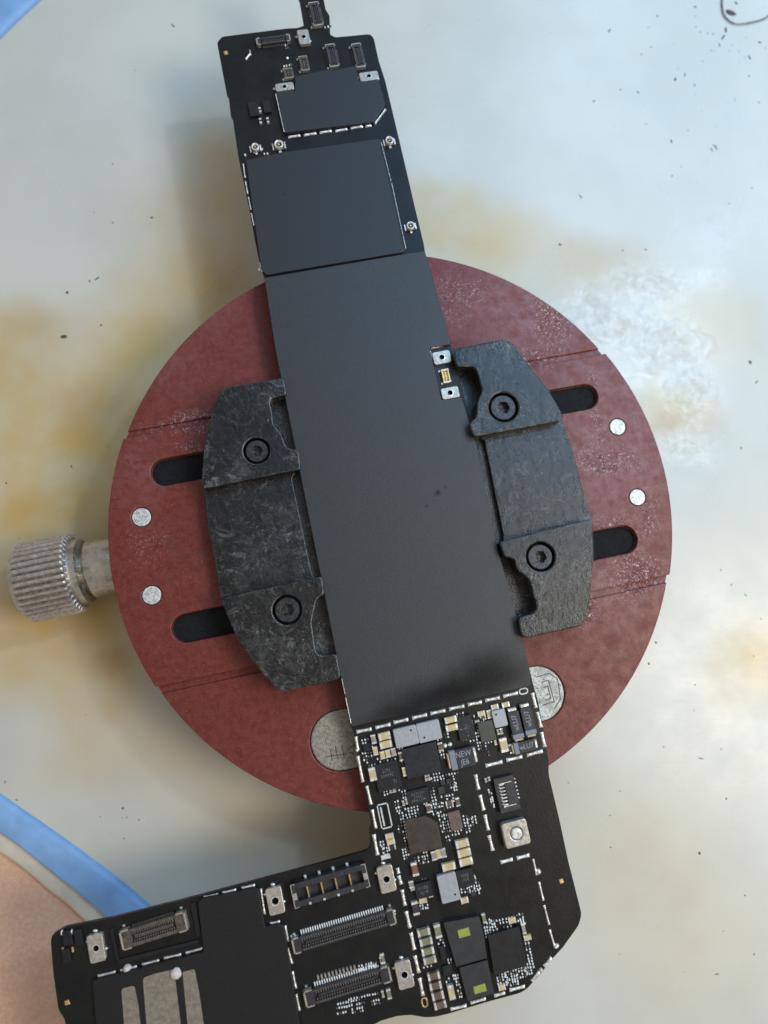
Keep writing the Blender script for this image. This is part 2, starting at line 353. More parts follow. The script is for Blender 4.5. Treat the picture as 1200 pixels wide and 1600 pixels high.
def text_on(parent, s, c, size, z, rz, mat='print_grey', sx=1.):
    cu = bpy.data.curves.new('marking', 'FONT'); cu.body = s; cu.size = size; cu.align_x = 'CENTER'; cu.align_y = 'CENTER'; cu.extrude = .01; cu.space_line = .95
    o = bpy.data.objects.new('marking', cu); sc.collection.objects.link(o); dg = bpy.context.evaluated_depsgraph_get(); dg.update()
    me = bpy.data.meshes.new_from_object(o.evaluated_get(dg)); bpy.data.objects.remove(o)
    me.transform(Matrix.Diagonal((S*sx, S, S, 1))); me.materials.clear(); me.materials.append(M[mat]); me.name = 'marking'
    return place(bpy.data.objects.new('marking', me), parent, (c[0], c[1], z+.012), rz)

# ------------------------------------------------------------------ desk and mat
o = mk('desk', [(-900, -900, 0), (900, -900, 0), (900, 900, 0), (-900, 900, 0)], [(0, 1, 2, 3)], 'desk_tan', None, (0, 0, -1.85)); o['kind'] = 'structure'
work_mat = thing('work_mat', 'white heat-stained work mat with a raised blue rim, lying on the tan desk', 'work mat', (0, 0, -1.8))
E0 = [(-420, 830), (-330, 985), (-180, 1112), (0, 1239), (120, 1323), (229, 1409), (420, 1590), (760, 1930)]
E1 = [(-470, 830), (-372, 1030), (-220, 1160), (0, 1301), (85, 1366), (162, 1430), (360, 1620), (700, 1990)]
E2 = [(-500, 835), (-398, 1055), (-232, 1190), (0, 1332), (75, 1390), (134, 1440), (330, 1640), (670, 2020)]
T0 = [(-420, 820), (-330, 480), (-150, 220), (0, 62), (65, 0), (250, -170), (420, -320)]
T1 = [(-470, 830), (-390, 460), (-200, 180), (-44, 20), (24, -44), (215, -215), (390, -370)]
T2 = [(-500, 835), (-420, 450), (-225, 160), (-66, 0), (4, -66), (195, -240), (370, -400)]
A0, A1, A2 = E0[::-1]+T0[1:], E1[::-1]+T1[1:], E2[::-1]+T2[1:]
def smooth_line(L, n=4):
    out = []
    for i in range(len(L)-1):
        p = [Vector(L[max(0, min(len(L)-1, j))]) for j in (i-1, i, i+1, i+2)]
        for k in range(n):
            t = k/n; out.append(.5*((2*p[1])+(p[2]-p[0])*t+(2*p[0]-5*p[1]+4*p[2]-p[3])*t*t+(3*p[1]-p[0]-3*p[2]+p[3])*t**3))
    out.append(Vector(L[-1])); return out
A0, A1, A2 = map(smooth_line, (A0, A1, A2))
inner = [un(p.x, p.y, 0) for p in A0]+[un(2100, -320, 0), un(2100, 1930, 0)]
V = [(p.x, p.y, 1.8) for p in inner]+[(p.x, p.y, .1) for p in inner]; N = len(inner)
mk('mat_top', V, [tuple(range(N))]+[(i, N+i, N+(i+1) % N, (i+1) % N) for i in range(N)], 'mat_white', work_mat, (0, 0, -1.8))
def strip(name, rows, mat, parent):
    V, F = [], []
    for r in rows: V += r
    n = len(rows[0])
    for j in range(len(rows)-1):
        for i in range(n-1): F.append((j*n+i, j*n+i+1, (j+1)*n+i+1, (j+1)*n+i))
    return mk(name, [(v[0], v[1], v[2]+1.8) for v in V], F, mat, parent, (0, 0, -1.8), smooth=True)
lerp = lambda a, b, t: [p.lerp(q, t) for p, q in zip(a, b)]
U = lambda L, z: [un(p.x, p.y, z) for p in L]
strip('blue_rim', [U(A0, -.3), U(A0, .1), U(lerp(A0, A1, .30), .35), U(lerp(A0, A1, .40), .45), U(lerp(A0, A1, .95), .45), U(A1, .3), U(A1, -1.1)], 'mat_blue', work_mat)
strip('base_edge', [U(lerp(A0, A1, .7), -.6), U(lerp(A1, A2, .1), -.6), U(lerp(A1, A2, .85), -.7), U(A2, -1.1), U(A2, -1.9)], 'mat_base', work_mat)
# crinkled dried flux: a low height field that sinks below the mat where it ends
V, F = [], []; nx, ny = 122, 118
for j in range(ny):
    for i in range(nx):
        X, Y = 850+i*3, 380+j*3; p = un(X, Y, 0)
        m = 0
        for (a, b, rx, ry, k, *q) in ROUGHP:
            d = math.hypot((X-a)/rx/1.05, (Y-b)/ry/1.05); m = max(m, k*max(0, 1-d*d))
        e = min(1, i/8, j/8, (nx-1-i)/8, (ny-1-j)/8)
        v = Vector((p.x*.16, p.y*.16, 3.)); nn = noise.fractal(v, 1., 2., 5); rd = 1-abs(noise.noise(v*2.3+Vector((4, 4, 4))))*2
        V.append((p.x, p.y, -.2+e*m*(.3+.26*nn+.14*rd*rd)))
for j in range(ny-1):
    for i in range(nx-1):
        a = j*nx+i; F.append((a, a+nx, a+nx+1, a+1))
o = mk('dried_flux', V, F, 'flux_film', None, (0, 0, 0), smooth=True, kind='stuff')
o['label'] = 'glossy crinkled crust of dried flux on the mat right of the red plate'; o['category'] = 'residue'

# ------------------------------------------------------------------ board holder
holder = thing('board_holder', 'round red circuit board holder with two black jaws and a knurled side knob', 'board holder', (0, 0, 0))
# fitted circle
RB = 55.0
def fit(pts):
    import numpy as np
    q = np.array([[*un(a, b, ZD)[:2]] for a, b in pts]); A = np.c_[2*q, np.ones(len(q))]; s = np.linalg.lstsq(A, (q**2).sum(1), rcond=None)[0]
    return (s[0], s[1]), math.sqrt(s[2]+s[0]**2+s[1]**2)
DC, RB = fit([(166, 840), (1048, 820), (946, 549), (1045, 900), (200, 680), (243, 1076), (170, 780), (1042, 740)])
RC = RB-.12
# chords that split the plate
def chord(p, q):
    a, b = un(*p, ZD), un(*q, ZD); return a, (b-a).normalized()
def hit(a, d, r):
    f = Vector((a.x-DC[0], a.y-DC[1])); d2 = Vector((d.x, d.y)); B = f.dot(d2); C = f.dot(f)-r*r; D = math.sqrt(B*B-C)
    return Vector((a.x, a.y))+d2*(-B-D), Vector((a.x, a.y))+d2*(-B+D)
def arc(p, q, r, ccw, n=40):
    a0 = math.atan2(p.y-DC[1], p.x-DC[0]); a1 = math.atan2(q.y-DC[1], q.x-DC[0])
    if ccw and a1 < a0: a1 += 2*math.pi
    if not ccw and a1 > a0: a1 -= 2*math.pi
    return [Vector((DC[0]+r*math.cos(a0+(a1-a0)*i/n), DC[1]+r*math.sin(a0+(a1-a0)*i/n))) for i in range(n+1)]
ta, td = chord((195, 681), (945, 549)); ba, bd = chord((243, 1078), (1045, 902))
tl, tr = hit(ta, td, RB); bl, br = hit(ba, bd, RB)
ang_u = math.atan2(td.y, td.x)
def slot(cx, cy, r, L):
    c = un(cx, cy, ZD-1); k = kk(cx, cy, ZD); r *= k; L *= k
    d = Vector((math.cos(ang_u), math.sin(ang_u))); nrm = Vector((-d.y, d.x)); s = 1 if L > 0 else -1
    p = Vector((c.x, c.y)); out = []
    for i in range(17):
        t = -math.pi/2+math.pi*i/16; out.append(p-d*s*r*math.cos(t)+nrm*s*r*math.sin(t)*-1)
    q = p+d*L
    return out+[q+nrm*s*-r, q+nrm*s*r][::1] if False else out+[q-nrm*s*r, q+nrm*s*r]
slots = [slot(259, 739, 22, 110), slot(293, 981, 23.5, 120), slot(912, 622, 20, -110), (slot(971, 844, 22, -110))]
pins = [(221, 808, 15), (237, 930, 15), (965, 667, 12.5), (996, 777, 12.5)]
pinl = []
for a, b, r in pins:
    c = un(a, b, ZD); pinl.append((c, r*kk(a, b, ZD)))
band = arc(br, tr, RB, True, 90)[1:-1]+arc(tl, bl, RB, True, 90)[1:-1]
holes = slots+[circle(c, r*1.07, 24) for c, r in pinl]
plate('base_plate', [band]+holes, ZD-3.6, ZD, 'red_plate', holder, .18)
gap = .95
def shift(a, d, s): return Vector((a.x-d.y*s, a.y+d.x*s, 0))
t2l, t2r = hit(shift(ta, td, gap), td, RC); b2l, b2r = hit(shift(ba, bd, -gap), bd, RC)
# magnet inserts (rounded bars let into the lower cap) -> holes in the cap
def stad(p, q, r, n=14):
    p, q = Vector(p[:2]), Vector(q[:2]); d = (q-p).normalized(); a0 = math.atan2(d.y, d.x)
    return [q+r*Vector((math.cos(a0-math.pi/2+math.pi*i/n), math.sin(a0-math.pi/2+math.pi*i/n))) for i in range(n+1)]+[p+r*Vector((math.cos(a0+math.pi/2+math.pi*i/n), math.sin(a0+math.pi/2+math.pi*i/n))) for i in range(n+1)]
zc = ZD-.55
insL = stad(un(531, 1157, zc), un(640, 1133, zc), 47*kk(531, 1157, zc)); insR = stad(un(740, 1106, zc), un(841, 1084, zc), 42*kk(841, 1083, zc))
plate('upper_cap_plate', [arc(t2r, t2l, RC, True, 70)], ZD-3.6, zc, 'red_plate', holder, .2)
plate('lower_cap_plate', [arc(b2l, b2r, RC, True, 70), insL, insR], ZD-3.6, zc, 'red_plate', holder, .2)
def grow(l, s):
    c = sum(l, Vector((0, 0)))/len(l); return [c+(p-c)*s for p in l]
i1 = plate('magnet_insert', [grow(insL, .985)], ZD-3.6, zc-.1, 'insert_grey', holder, .25)
i2 = plate('magnet_insert', [grow(insR, .985)], ZD-3.6, zc-.05, 'insert_pale', holder, .25)
i1['label'] = 'dull grey half-hidden metal insert'; i2['label'] = 'pale corroded half-hidden metal insert'
def strokes(name, segs, z, wpx, mat, parent, up=.06):
    V, F, I = [], [], []
    for a, b, c, d in segs:
        p, q = un(a, b, z), un(c, d, z); L = (q-p).length; w = wpx*kk(a, b, z)/2
        boxg(V, F, I, -L/2, L/2, -w, w, z-.05, z+up, 0, 0, (p.x+q.x)/2, (p.y+q.y)/2, math.atan2(q.y-p.y, q.x-p.x))
    return mk(name, V, F, mat, parent)
strokes('engraved_mark', [(510, 1182, 540, 1178), (516, 1170, 519, 1188), (524, 1166, 528, 1186), (534, 1164, 538, 1184), (543, 1172, 556, 1160), (546, 1176, 554, 1178)], zc-.1, 1.4, 'etched_dark', i1, .02)
strokes('engraved_mark', [(846, 1066, 857, 1063), (857, 1063, 866, 1096), (866, 1096, 848, 1102), (849, 1074, 856, 1072), (856, 1072, 861, 1091), (861, 1091, 852, 1094), (838, 1058, 858, 1052), (858, 1052, 871, 1060), (871, 1060, 876, 1092), (876, 1092, 866, 1108)], zc-.05, 1.5, 'etched_dark', i2, .03)
for c, r in pinl:
    plate('locating_pin', [circle((c.x, c.y), r*.985, 24)], ZD-3, ZD+.06, 'pin_white', holder, .12)
# dark floor inside the slots and the body below the plate
plate('groove_bed', [circle(DC, RC-.02, 120)], ZD-3.4, ZD-1.1, 'red_plate', holder, .1)
for sl in slots: plate('slot_floor', [grow(sl, .97)], ZD-1.5, ZD-1.05, 'void_black', holder, .1)
plate('holder_body', [circle(DC, RC-5, 72)], 0, ZD-3.7, 'void_black', holder, .4)
# -- jaws
ZJ, ZM, ZL = 23.6, 21.0, 19.9
def jaw(base, mid, blocks, screws, dot=None):
    j = plate('clamp_jaw', [rpoly(px(base, ZL), .3)], ZD+.03, ZL, 'jaw_black', holder, .12)
    plate('jaw_saddle', [rpoly(px(mid, ZM), .4)], ZL-.5, ZM, 'jaw_black', j, .15)
    for bl, (sx, sy, sr) in zip(blocks, screws):
        c = un(sx, sy, ZJ); k = kk(sx, sy, ZJ); ra = sr*k
        plate('jaw_block', [rpoly(px(bl, ZJ), .8), circle((c.x, c.y), ra*1.16, 28)], ZL-.5, ZJ, 'jaw_black', j, .28)
        V, F = [], []; n = 36                      # socket head screw, hexagon let in, turned profile
        prof = [(ra*.99, -2.), (ra*1., -.45), (ra*.93, -.2), (ra*.60, -.2)]
        a6 = random.random()
        for (r, z) in prof:
            for i in range(n): V.append((r*math.cos(2*math.pi*i/n), r*math.sin(2*math.pi*i/n), z))
        for z in (-.22, -1.5):
            for i in range(n):
                t = 2*math.pi*i/n+a6; m = (t-a6) % (math.pi/3); hr = ra*.46/math.cos(m-math.pi/6); V.append((hr*math.cos(t-a6+a6*0), hr*math.sin(t-a6), z))
        for q in range(5):
            for i in range(n): F.append((q*n+i, q*n+(i+1) % n, (q+1)*n+(i+1) % n, (q+1)*n+i))
        F.append(tuple(5*n+i for i in range(n)))
        idx = [0]*(5*n)+[1]
        for q in range(4*n, 5*n): idx[q] = 1
        mk('socket_screw', V, F, ['screw_black', 'socket_grime'], j, (c.x, c.y, ZJ-.15), idx=idx)
        cc = circle((c.x, c.y), ra*1.3, 24)
    return j
LB1 = [(349, 606, 12), (443, 590, 6), (448, 616, 4), (420, 623, 10), (426, 644), (427, 664, 10), (440, 677, 8), (447, 700, 10), (467, 703, 8), (470, 733, 4), (316, 764, 6), (315, 742), (321, 683), (333, 637)]
LB2 = [(344, 935, 4), (503, 900, 6), (507, 928, 4), (495, 936, 8), (487, 972), (495, 1026, 12), (526, 1021, 6), (533, 1060, 8), (437, 1082, 12), (412, 1054), (374, 1005), (356, 965)]
LM = [(318, 750), (470, 722), (456, 748), (487, 896), (500, 915), (346, 945), (341, 900), (326, 830), (322, 787)]
LBASE = [(349, 606, 8), (452, 590), (485, 740), (520, 900), (550, 1058), (437, 1082, 8), (374, 1005), (346, 940), (328, 830), (317, 763), (321, 683), (333, 637)]
RB1 = [(707, 546, 12), (750, 537), (794, 529, 16), (823, 566), (860, 613), (881, 650, 8), (878, 657, 4), (739, 683, 8), (733, 660, 6), (745, 652, 6), (745, 627, 8), (754, 611, 8), (743, 573, 10), (714, 573, 4)]
RB2 = [(780, 847, 5), (920, 811, 6), (927, 815, 4), (928, 870), (922, 940), (911, 978, 10), (823, 997, 10), (815, 993, 5), (809, 966, 6), (836, 957, 6), (839, 946, 6), (826, 903, 8), (808, 891, 8), (803, 873, 6), (788, 870, 5)]
RMd = [(741, 680), (875, 645), (897, 709), (911, 768), (915, 800), (925, 820), (784, 852), (787, 838), (757, 688)]
RBASE = [(690, 549), (750, 537), (794, 529, 10), (823, 566), (860, 613), (878, 655), (897, 709), (911, 768), (926, 812), (928, 870), (911, 977, 8), (800, 1000), (785, 960), (740, 760)]
jl = jaw(LBASE, LM, [LB1, LB2], [(401, 704, 18), (449, 953, 20)])
jr = jaw(RBASE, RMd, [RB1, RB2], [(787, 636, 20), (845, 870, 19.5)])
jl['label'] = 'left jaw, matte black and smeared'; jr['label'] = 'right jaw, bluish grey with glossy flux streaks'
# -- knurled side knob
ka, kb = un(37, 912, 8.7), un(124, 894, 8.7); kx = (kb-ka).normalized()
kr = Matrix((kx, Vector((0, 0, 1)).cross(kx), Vector((0, 0, 1)))).transposed()
def lathe(prof, n, teeth=0):
    V, F = [], []
    for (x, r, g) in prof:
        for i in range(n):
            a = 2*math.pi*i/n; q = r-(g if teeth and (i % 4 == 3) else 0)-(g*.25 if teeth and (i % 4 == 2) else 0)
            V.append((x, q*math.cos(a), q*math.sin(a)))
    for j in range(len(prof)-1):
        for i in range(n): F.append((j*n+i, j*n+(i+1) % n, (j+1)*n+(i+1) % n, (j+1)*n+i))
    F.append(tuple(range(n))[::-1]); F.append(tuple((len(prof)-1)*n+i for i in range(n)))
    return V, F
KL = (kb-ka).length; R0 = 8.0
V, F = lathe([(0, R0-1.1, 0), (.5, R0-.75, .1), (1., R0-.1, .7), (1.4, R0, .8), (KL-.8, R0, .8), (KL-.4, R0-.15, .6), (KL, R0-.9, 0), (KL+.1, R0-2.2, 0)], 152, 1)
knob = mk('knurled_knob', V, F, 'knob_steel', holder, ka, rot=kr)
V, F = lathe([(KL, 6.6, 0), (KL+1.3, 6.6, 0), (KL+1.6, 6.2, 0), (KL+1.6, 5, 0)], 48)
mk('collar', V, F, 'shaft_steel', knob, ka, rot=kr, smooth=False)
V, F = lathe([(KL, 4.6, 0), (KL+1.6, 4.6, 0), (KL+2.4, 5.6, 0), (KL+2.7, 5.75, 0), (KL+14, 5.75, 0)], 64)
o = mk('shaft', V, F, 'shaft_steel', knob, ka, rot=kr)
for p in o.data.polygons: p.use_smooth = len(p.vertices) == 4

# ------------------------------------------------------------------ circuit board
ZB0, ZB, ZS = 20.0, 21.0, 21.9
board = thing('circuit_board', 'black tablet logic board with shielded middle and exposed chips, gripped in the red holder', 'circuit board', (0, 0, ZB0))
OUT = [(447, -60, 0), (493, -60, 0), (506, 0), (509, 15), (515, 24, 3), (516, 54, 3), (524, 58, 3), (578, 53, 6), (584, 59, 4), (592, 95), (602, 126), (629, 240), (648, 322), (662, 380), (664, 393), (695, 500), (743, 690), (775, 847), (807, 963),
       (831, 1060), (833, 1069), (841, 1096), (854, 1169), (858, 1192, 6), (857, 1208, 6), (875, 1284), (888, 1345), (905, 1412), (909, 1428, 6), (905, 1445, 8), (880, 1480), (860, 1502), (847, 1519), (823, 1546, 8), (812, 1552), (757, 1567), (702, 1584), (680, 1589), (664, 1590, 6),
       (642, 1586), (620, 1588), (596, 1595), (575, 1606), (520, 1700), (122, 1760), (108, 1640), (101, 1593, 4), (91, 1578, 4), (83, 1521), (79, 1472, 6), (81, 1461, 8), (100, 1449, 6), (172, 1435), (307, 1401), (400, 1376), (490, 1352), (560, 1333), (573, 1329, 5), (579, 1322, 5), (577, 1297, 4), (580, 1290, 2),
       (580, 1284), (565, 1215), (555, 1153), (549, 1136), (533, 1058), (500, 890), (470, 740), (440, 600), (430, 540), (413, 433), (408, 420), (402, 395), (388, 320), (372, 243), (363.5, 184, 1), (360.5, 180, 1), (357, 150, 1), (354, 146, 1), (339, 66, 5), (347, 57, 4), (422, 47.5), (450, 44), (464, 43.5, 3), (475, 40, 3), (468, 0)]
plate('substrate', [rpoly(px(OUT, ZB), .3)], ZB0, ZB, 'solder_mask', board, .08)
AB = math.radians(11.7)
def shieldp(name, pts, z, mat, zb=ZB-.02, bev=.12, holes=()):
    return plate(name, [rpoly(px(pts, z), .35)]+[rpoly(px(h, z), .2) for h in holes], zb, z, mat, board, bev)
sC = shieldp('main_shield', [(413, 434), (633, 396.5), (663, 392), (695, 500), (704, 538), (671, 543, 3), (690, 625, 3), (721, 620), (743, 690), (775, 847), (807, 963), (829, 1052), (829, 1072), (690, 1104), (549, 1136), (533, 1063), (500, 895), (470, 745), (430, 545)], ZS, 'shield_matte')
shieldp('middle_shield', [(384, 250), (440, 238), (594, 216, 5), (600, 232), (634.5, 388), (630, 394, 2), (416, 429.5), (408, 420)], 21.6, 'shield_matte_upper')
shieldp('upper_shield', [(461, 119, 2), (506, 109.5), (530, 108), (555, 102, 2), (561, 126, 1), (591, 124, 2), (602, 163, 2), (584, 190, 2), (444.5, 207, 2), (431, 144, 1), (461, 142, 1)], 21.85, 'shield_matte_upper')
shieldp('lower_shield', [(309, 1410, 6), (317, 1404), (403, 1387, 4), (414, 1448, 2), (437, 1444, 2), (444, 1447, 2), (467, 1593), (478, 1660), (160, 1710), (150, 1600), (144, 1532, 4), (318, 1488, 2)], ZS, 'shield_dull')
zb = ZS+.03
for pts in ([(189.5, 1545, 4), (210, 1540, 4), (216, 1570), (224, 1640), (197, 1645), (193, 1590)], [(223, 1528, 5), (240, 1522), (274, 1514, 3), (274, 1532), (286, 1630), (232, 1640)], [(285, 1519, 2), (304, 1514, 3), (311, 1550), (322, 1625), (296, 1630)]):
    plate('bare_metal_patch', [rpoly(px(pts, zb), .3)], ZS-.02, zb, 'bare_patch', board, .01)
def blobm(name, a, b, r, z, mat, parent, h=.5, sx=1., sy=1.):
    p = un(a, b, z); k = kk(a, b, z); V, F = [], []; n, m = 12, 5
    for j in range(m):
        t = j/(m-1)*math.pi/2
        for i in range(n):
            q = r*k*math.cos(t)*(1+.28*noise.noise(Vector((i*.9+a, j, b)))) if j < m-1 else .01
            V.append((q*sx*math.cos(2*math.pi*i/n), q*sy*math.sin(2*math.pi*i/n), h*math.sin(t)))
    for j in range(m-1):
        for i in range(n): F.append((j*n+i, j*n+(i+1) % n, (j+1)*n+(i+1) % n, (j+1)*n+i))
    return mk(name, V, F, mat, parent, p, smooth=True)
blobm('glue_blob', 274.7, 1521, 9, ZS, 'glue_white', board, .6); blobm('glue_blob', 199, 1513, 7, ZB, 'glue_white', board, .9)

# ---- solder pads of the shield fences: one raised, pinched pad per dash
PADS = '''557 1143.5 580.5 1139|586.5 1137 610 1131.5|615 1129 638 1124|644 1122 667 1116.5|672.5 1115 696 1110|701.5 1108 725.5 1103|731 1101 752.5 1097|758 1094.5 781 1090|786 1088 809 1082.5
832 1082.5 837.5 1106|839.5 1112.5 845.5 1136.5|846 1144 851.5 1167|823 1180 848 1173.5|791 1188 816 1182|758.5 1196.5 785 1190.5|556 1151 559.5 1172|559 1181 567 1222|573 1228 580 1257|581.5 1265 587.5 1294.5|584 1303.5 590 1336
621 1356 623 1365|623 1368 627 1381.5|628 1390 633 1415|634.5 1423.5 640.5 1449|642 1457 647.5 1484|648 1493 654.5 1520|655.5 1528 661 1555.5|704 1577 729 1571|735 1567 759 1560|772 1556 789 1551|796 1547 820 1541|831 1533 843 1518|850 1510 862 1496
833 1342 838.5 1367.5|842 1377.5 849 1407|850 1414 858 1445|858.5 1452 867 1480|782 1347.5 801 1342.5|807.5 1341 827 1336|743 1210 748 1234|750 1242 756 1266|757.5 1273 763 1297.5|764 1305 770 1329
318 1402 341 1397|347.5 1395 369 1390|377.5 1387.5 398.5 1382.5|407.5 1388 413.5 1428|422 1443 437.5 1439.5|445.5 1446 450.5 1471|449.5 1481 456.5 1506|457 1517.5 462.5 1544|463 1553 468 1579|153 1525 181 1518|188 1516.6 214 1509.6|222 1507 249 1500|256 1497 283 1491|290 1489 316.5 1481.6
450.5 214.5 469 211.5|475 211.3 494 208.3|499.5 207.5 518 204.5|524 205 542.6 201.6|548 200.3 566.6 197.5|571 197.5 580 196|380 256 383 278|383.5 283 387 303|388.3 308 392 328|392.7 333 397 353|406.5 411 410 425|595.5 222 611 283|612 286 634 388|585.5 194 602.5 171|430.5 146 444 206'''
THIN = {'595.5 222 611 283': 1.0, '612 286 634 388': 1.0, '585.5 194 602.5 171': 3.5, '430.5 146 444 206': 1.4}
def pad(a, b, c, d, wpx=6.2, z=ZB, h=.32):
    p, q = un(a, b, z), un(c, d, z); L = (q-p).length; k = kk(a, b, z); W = wpx*k
    m = max(5, int(L/.25)); V, F = [], []; sd = random.random()*90
    rows = (-.5, -.34, 0, .34, .5); zz = (0, .75, 1, .75, 0)
    for i in range(m+1):
        t = i/m; e = abs(t-.5)*2; ww = W*(.78+.36*e**3)*(.97+.06*noise.noise(Vector((i*.8, sd, 0)))) ; hh = h*(.75+.5*e**4+.12*noise.noise(Vector((i*.9, sd, 5))))
        if i in (0, m): hh *= .25
        for r, zf in zip(rows, zz): V.append(((t-.5)*L, r*ww, zf*hh*(1+.1*noise.noise(Vector((i*1.3, r*7, sd)))) if zf else -.02))
    for i in range(m):
        for j in range(4): a_ = i*5+j; F.append((a_, a_+5, a_+6, a_+1))
    return mk('solder_pad', V, F, 'solder', board, (p+q)/2, math.atan2(q.y-p.y, q.x-p.x), smooth=True)
for s in PADS.replace('\n', '|').split('|'):
    a, b, c, d = map(float, s.split()); vert = abs(d-b) > abs(c-a)
    wp = THIN.get(s.strip(), 6.4)
    if b < 440 and a < 420 and s.strip() not in THIN: wp = 2.6
    elif b < 230 and s.strip() not in THIN: wp = 4.5
    elif (a < 480 and b > 1370) : wp = 4.2
    elif a > 825 and b > 1330 and b < 1500: wp = 4.
    elif vert and b > 1140 and b < 1300 and a < 620: wp = 5.4
    elif b > 1500 and a > 700: wp = 5.5
    onshield = s.strip() in THIN
    pad(a, b, c, d, wp, ZB if not onshield or 'x' in s else (ZS+.02 if wp < 2 else ZB), .32 if not onshield else .08 if wp < 2 else .5)
for a, b, r in ((841, 1362, 4.5), (870, 1477, 3.5), (868, 1479, 3), (640, 1447, 3.5), (405, 422, 2.), (383, 243, 2), (418, 241, 2), (845, 1515, 3), (558, 1172, 3)): blobm('solder_blob', a, b, r, ZB, 'solder', board, .45)
pad(548.5, 1130, 540, 1090, 1.3, ZS, .05); pad(539, 1084, 534, 1060, 1., ZS, .05)

# ---- small two-terminal parts
def chip2(a, b, wpx, hpx, body, name='capacitor', term='solder', ht=.55, tf=.2, rot=0.):
    if wpx > 17 and wpx > hpx: hpx *= .86
    c = un(a, b, ZB+ht*.7); k = kk(a, b, ZB+ht*.7); w_, h_ = wpx*k, hpx*k; V, F, I = [], [], []
    horiz = w_ >= h_; L, W = (w_, h_) if horiz else (h_, w_); t = max(.16, L*tf)
    boxg(V, F, I, -L/2+t*.6, L/2-t*.6, -W/2+.03, W/2-.03, 0, ht, .05, 0)
    boxg(V, F, I, -L/2, -L/2+t, -W/2, W/2, -.02, ht+.04, .07, 1); boxg(V, F, I, L/2-t, L/2, -W/2, W/2, -.02, ht+.04, .07, 1)
    return mk(name, V, F, [body, term], board, (c.x, c.y, ZB), AB+rot+(0 if horiz else math.pi/2), idx=I)
for row in '''704 1124.5 19 11 cap_tan|705.7 1137 19 11 cap_tan|600.5 1150 19 13 cap_tan|602.7 1163 19 13 cap_tan|597.5 1180 8 12 cap_tan|606 1177.7 8 12 cap_tan|614.7 1175 8 12 cap_grey|583.5 1155 8 14 cap_grey|586.5 1173.5 8 13 cap_tan|582 1209.5 11 20 cap_tan
627 1181.7 8 14 cap_brown|632 1205.7 7 14 cap_tan|688 1166.7 8 13 cap_brown|667 1211.5 8 5 cap_grey|668 1217.5 8 5 cap_grey|773 1104.7 12 8 cap_tan|790 1101 12 8 cap_tan|752 1115 12 8 cap_tan|764 1116 7 13 cap_tan|787 1164 12 21 cap_tan|798.5 1170 6 14 cap_brown|783 1142.5 5 9 cap_grey|778 1143.5 4 8 cap_grey
745 1127 7 4 cap_grey|774 1160 4 8 cap_tan|608.5 1306.5 13 8.5 cap_tan|610.7 1315.5 13 8.5 cap_tan|612.5 1324.5 12 7 cap_black|722 1317.7 21 13.5 cap_tan|725 1332 21 13.5 cap_tan|728 1346 21 13 cap_tan|701 1353.7 21 13 cap_tan|669.5 1263 8 13 cap_brown|702 1255 12 8 cap_brown|715 1253 7 13 cap_brown
677.7 1337 8 14 cap_grey|685 1334 8 14 cap_tan|692.7 1332.7 8 14 cap_grey|648 1358 10 20 cap_rust|661 1406.7 12 9 cap_tan|649 1419 10 20 cap_black|725.7 1406.7 12 9 cap_tan|662 1456.5 20 12 cap_olive|665.6 1471 20 12 cap_olive|668.4 1486 20 12 cap_olive|671.5 1500 20 12 cap_olive
677.6 1525 19 12 cap_brown|680.4 1540 19 12 cap_brown|684 1555.5 19 13 cap_brown|687.7 1570 19 12 cap_brown|684 1454.6 10 20 cap_olive|705 1550 10 21 cap_tan|756 1435 6 14 cap_olive|800 1438 12 9 cap_tan|818 1451 6 16 cap_grey|824 1465 12 8 cap_tan|784 1542.6 11 9 cap_tan|610 1235 5 8 cap_grey|615.5 1234 5 8 cap_grey|630 1255 4 8 cap_grey|635 1252 4 8 cap_grey
595 1500 4 9 cap_grey|597.5 1498 7 15 cap_olive|598 1553 4 10 cap_grey|607.5 1553 7 15 cap_olive|759 1219 4 6 cap_grey|764 1217 4 6 cap_grey|642.5 1382 8 10 cap_grey|645 1389 7 5 cap_grey|673 1399.5 7 5 cap_tan'''.replace('\n', '|').split('|'):
    a, b, ww, hh, m = row.split(); big = float(ww)*float(hh) > 150
    chip2(float(a), float(b), float(ww), float(hh), m, ht=.85 if big else .5)
o = chip2(684.5, 1462, 9, 4, 'cap_grey'); chip2(602.5, 1339, 15, 7, 'outline_white', 'jumper_pad', ht=.2)
# ---- plain chips
def chip(a, b, wpx, hpx, mat, ht=.7, name='chip', rot=0., z=ZB):
    c = un(a, b, z+ht); k = kk(a, b, z+ht); V, F, I = [], [], []
    boxg(V, F, I, -wpx*k/2, wpx*k/2, -hpx*k/2, hpx*k/2, 0, ht, .06); o = mk(name, V, F, mat, board, (c.x, c.y, z), AB+rot)
    o['h'] = ht; return o
def chipp(pts, mat, ht=.9, name='chip', bev=.06): return plate(name, [rpoly(px(pts, ZB+ht), .12)], ZB-.02, ZB+ht, mat, board, bev)
big_ic = chip(659, 1188, 55, 46, 'chip_navy', .8); ti = chip(606, 1213, 38, 42, 'chip_black', .7)
text_on(ti, '24A419\n747T', (un(604, 1207, ZB+.7).x, un(604, 1207, ZB+.7).y), .95, ZB+.7, AB+math.pi, 'print_faint', .8)
text_on(ti, 'TI', (un(617, 1221, ZB+.7).x, un(617, 1221, ZB+.7).y), .9, ZB+.7, AB+math.pi/2*0, 'print_faint')
spk = chip(727.5, 1137, 25, 36, 'chip_navy', .7); moss = chip(761, 1142.5, 24, 30, 'chip_moss', .8)
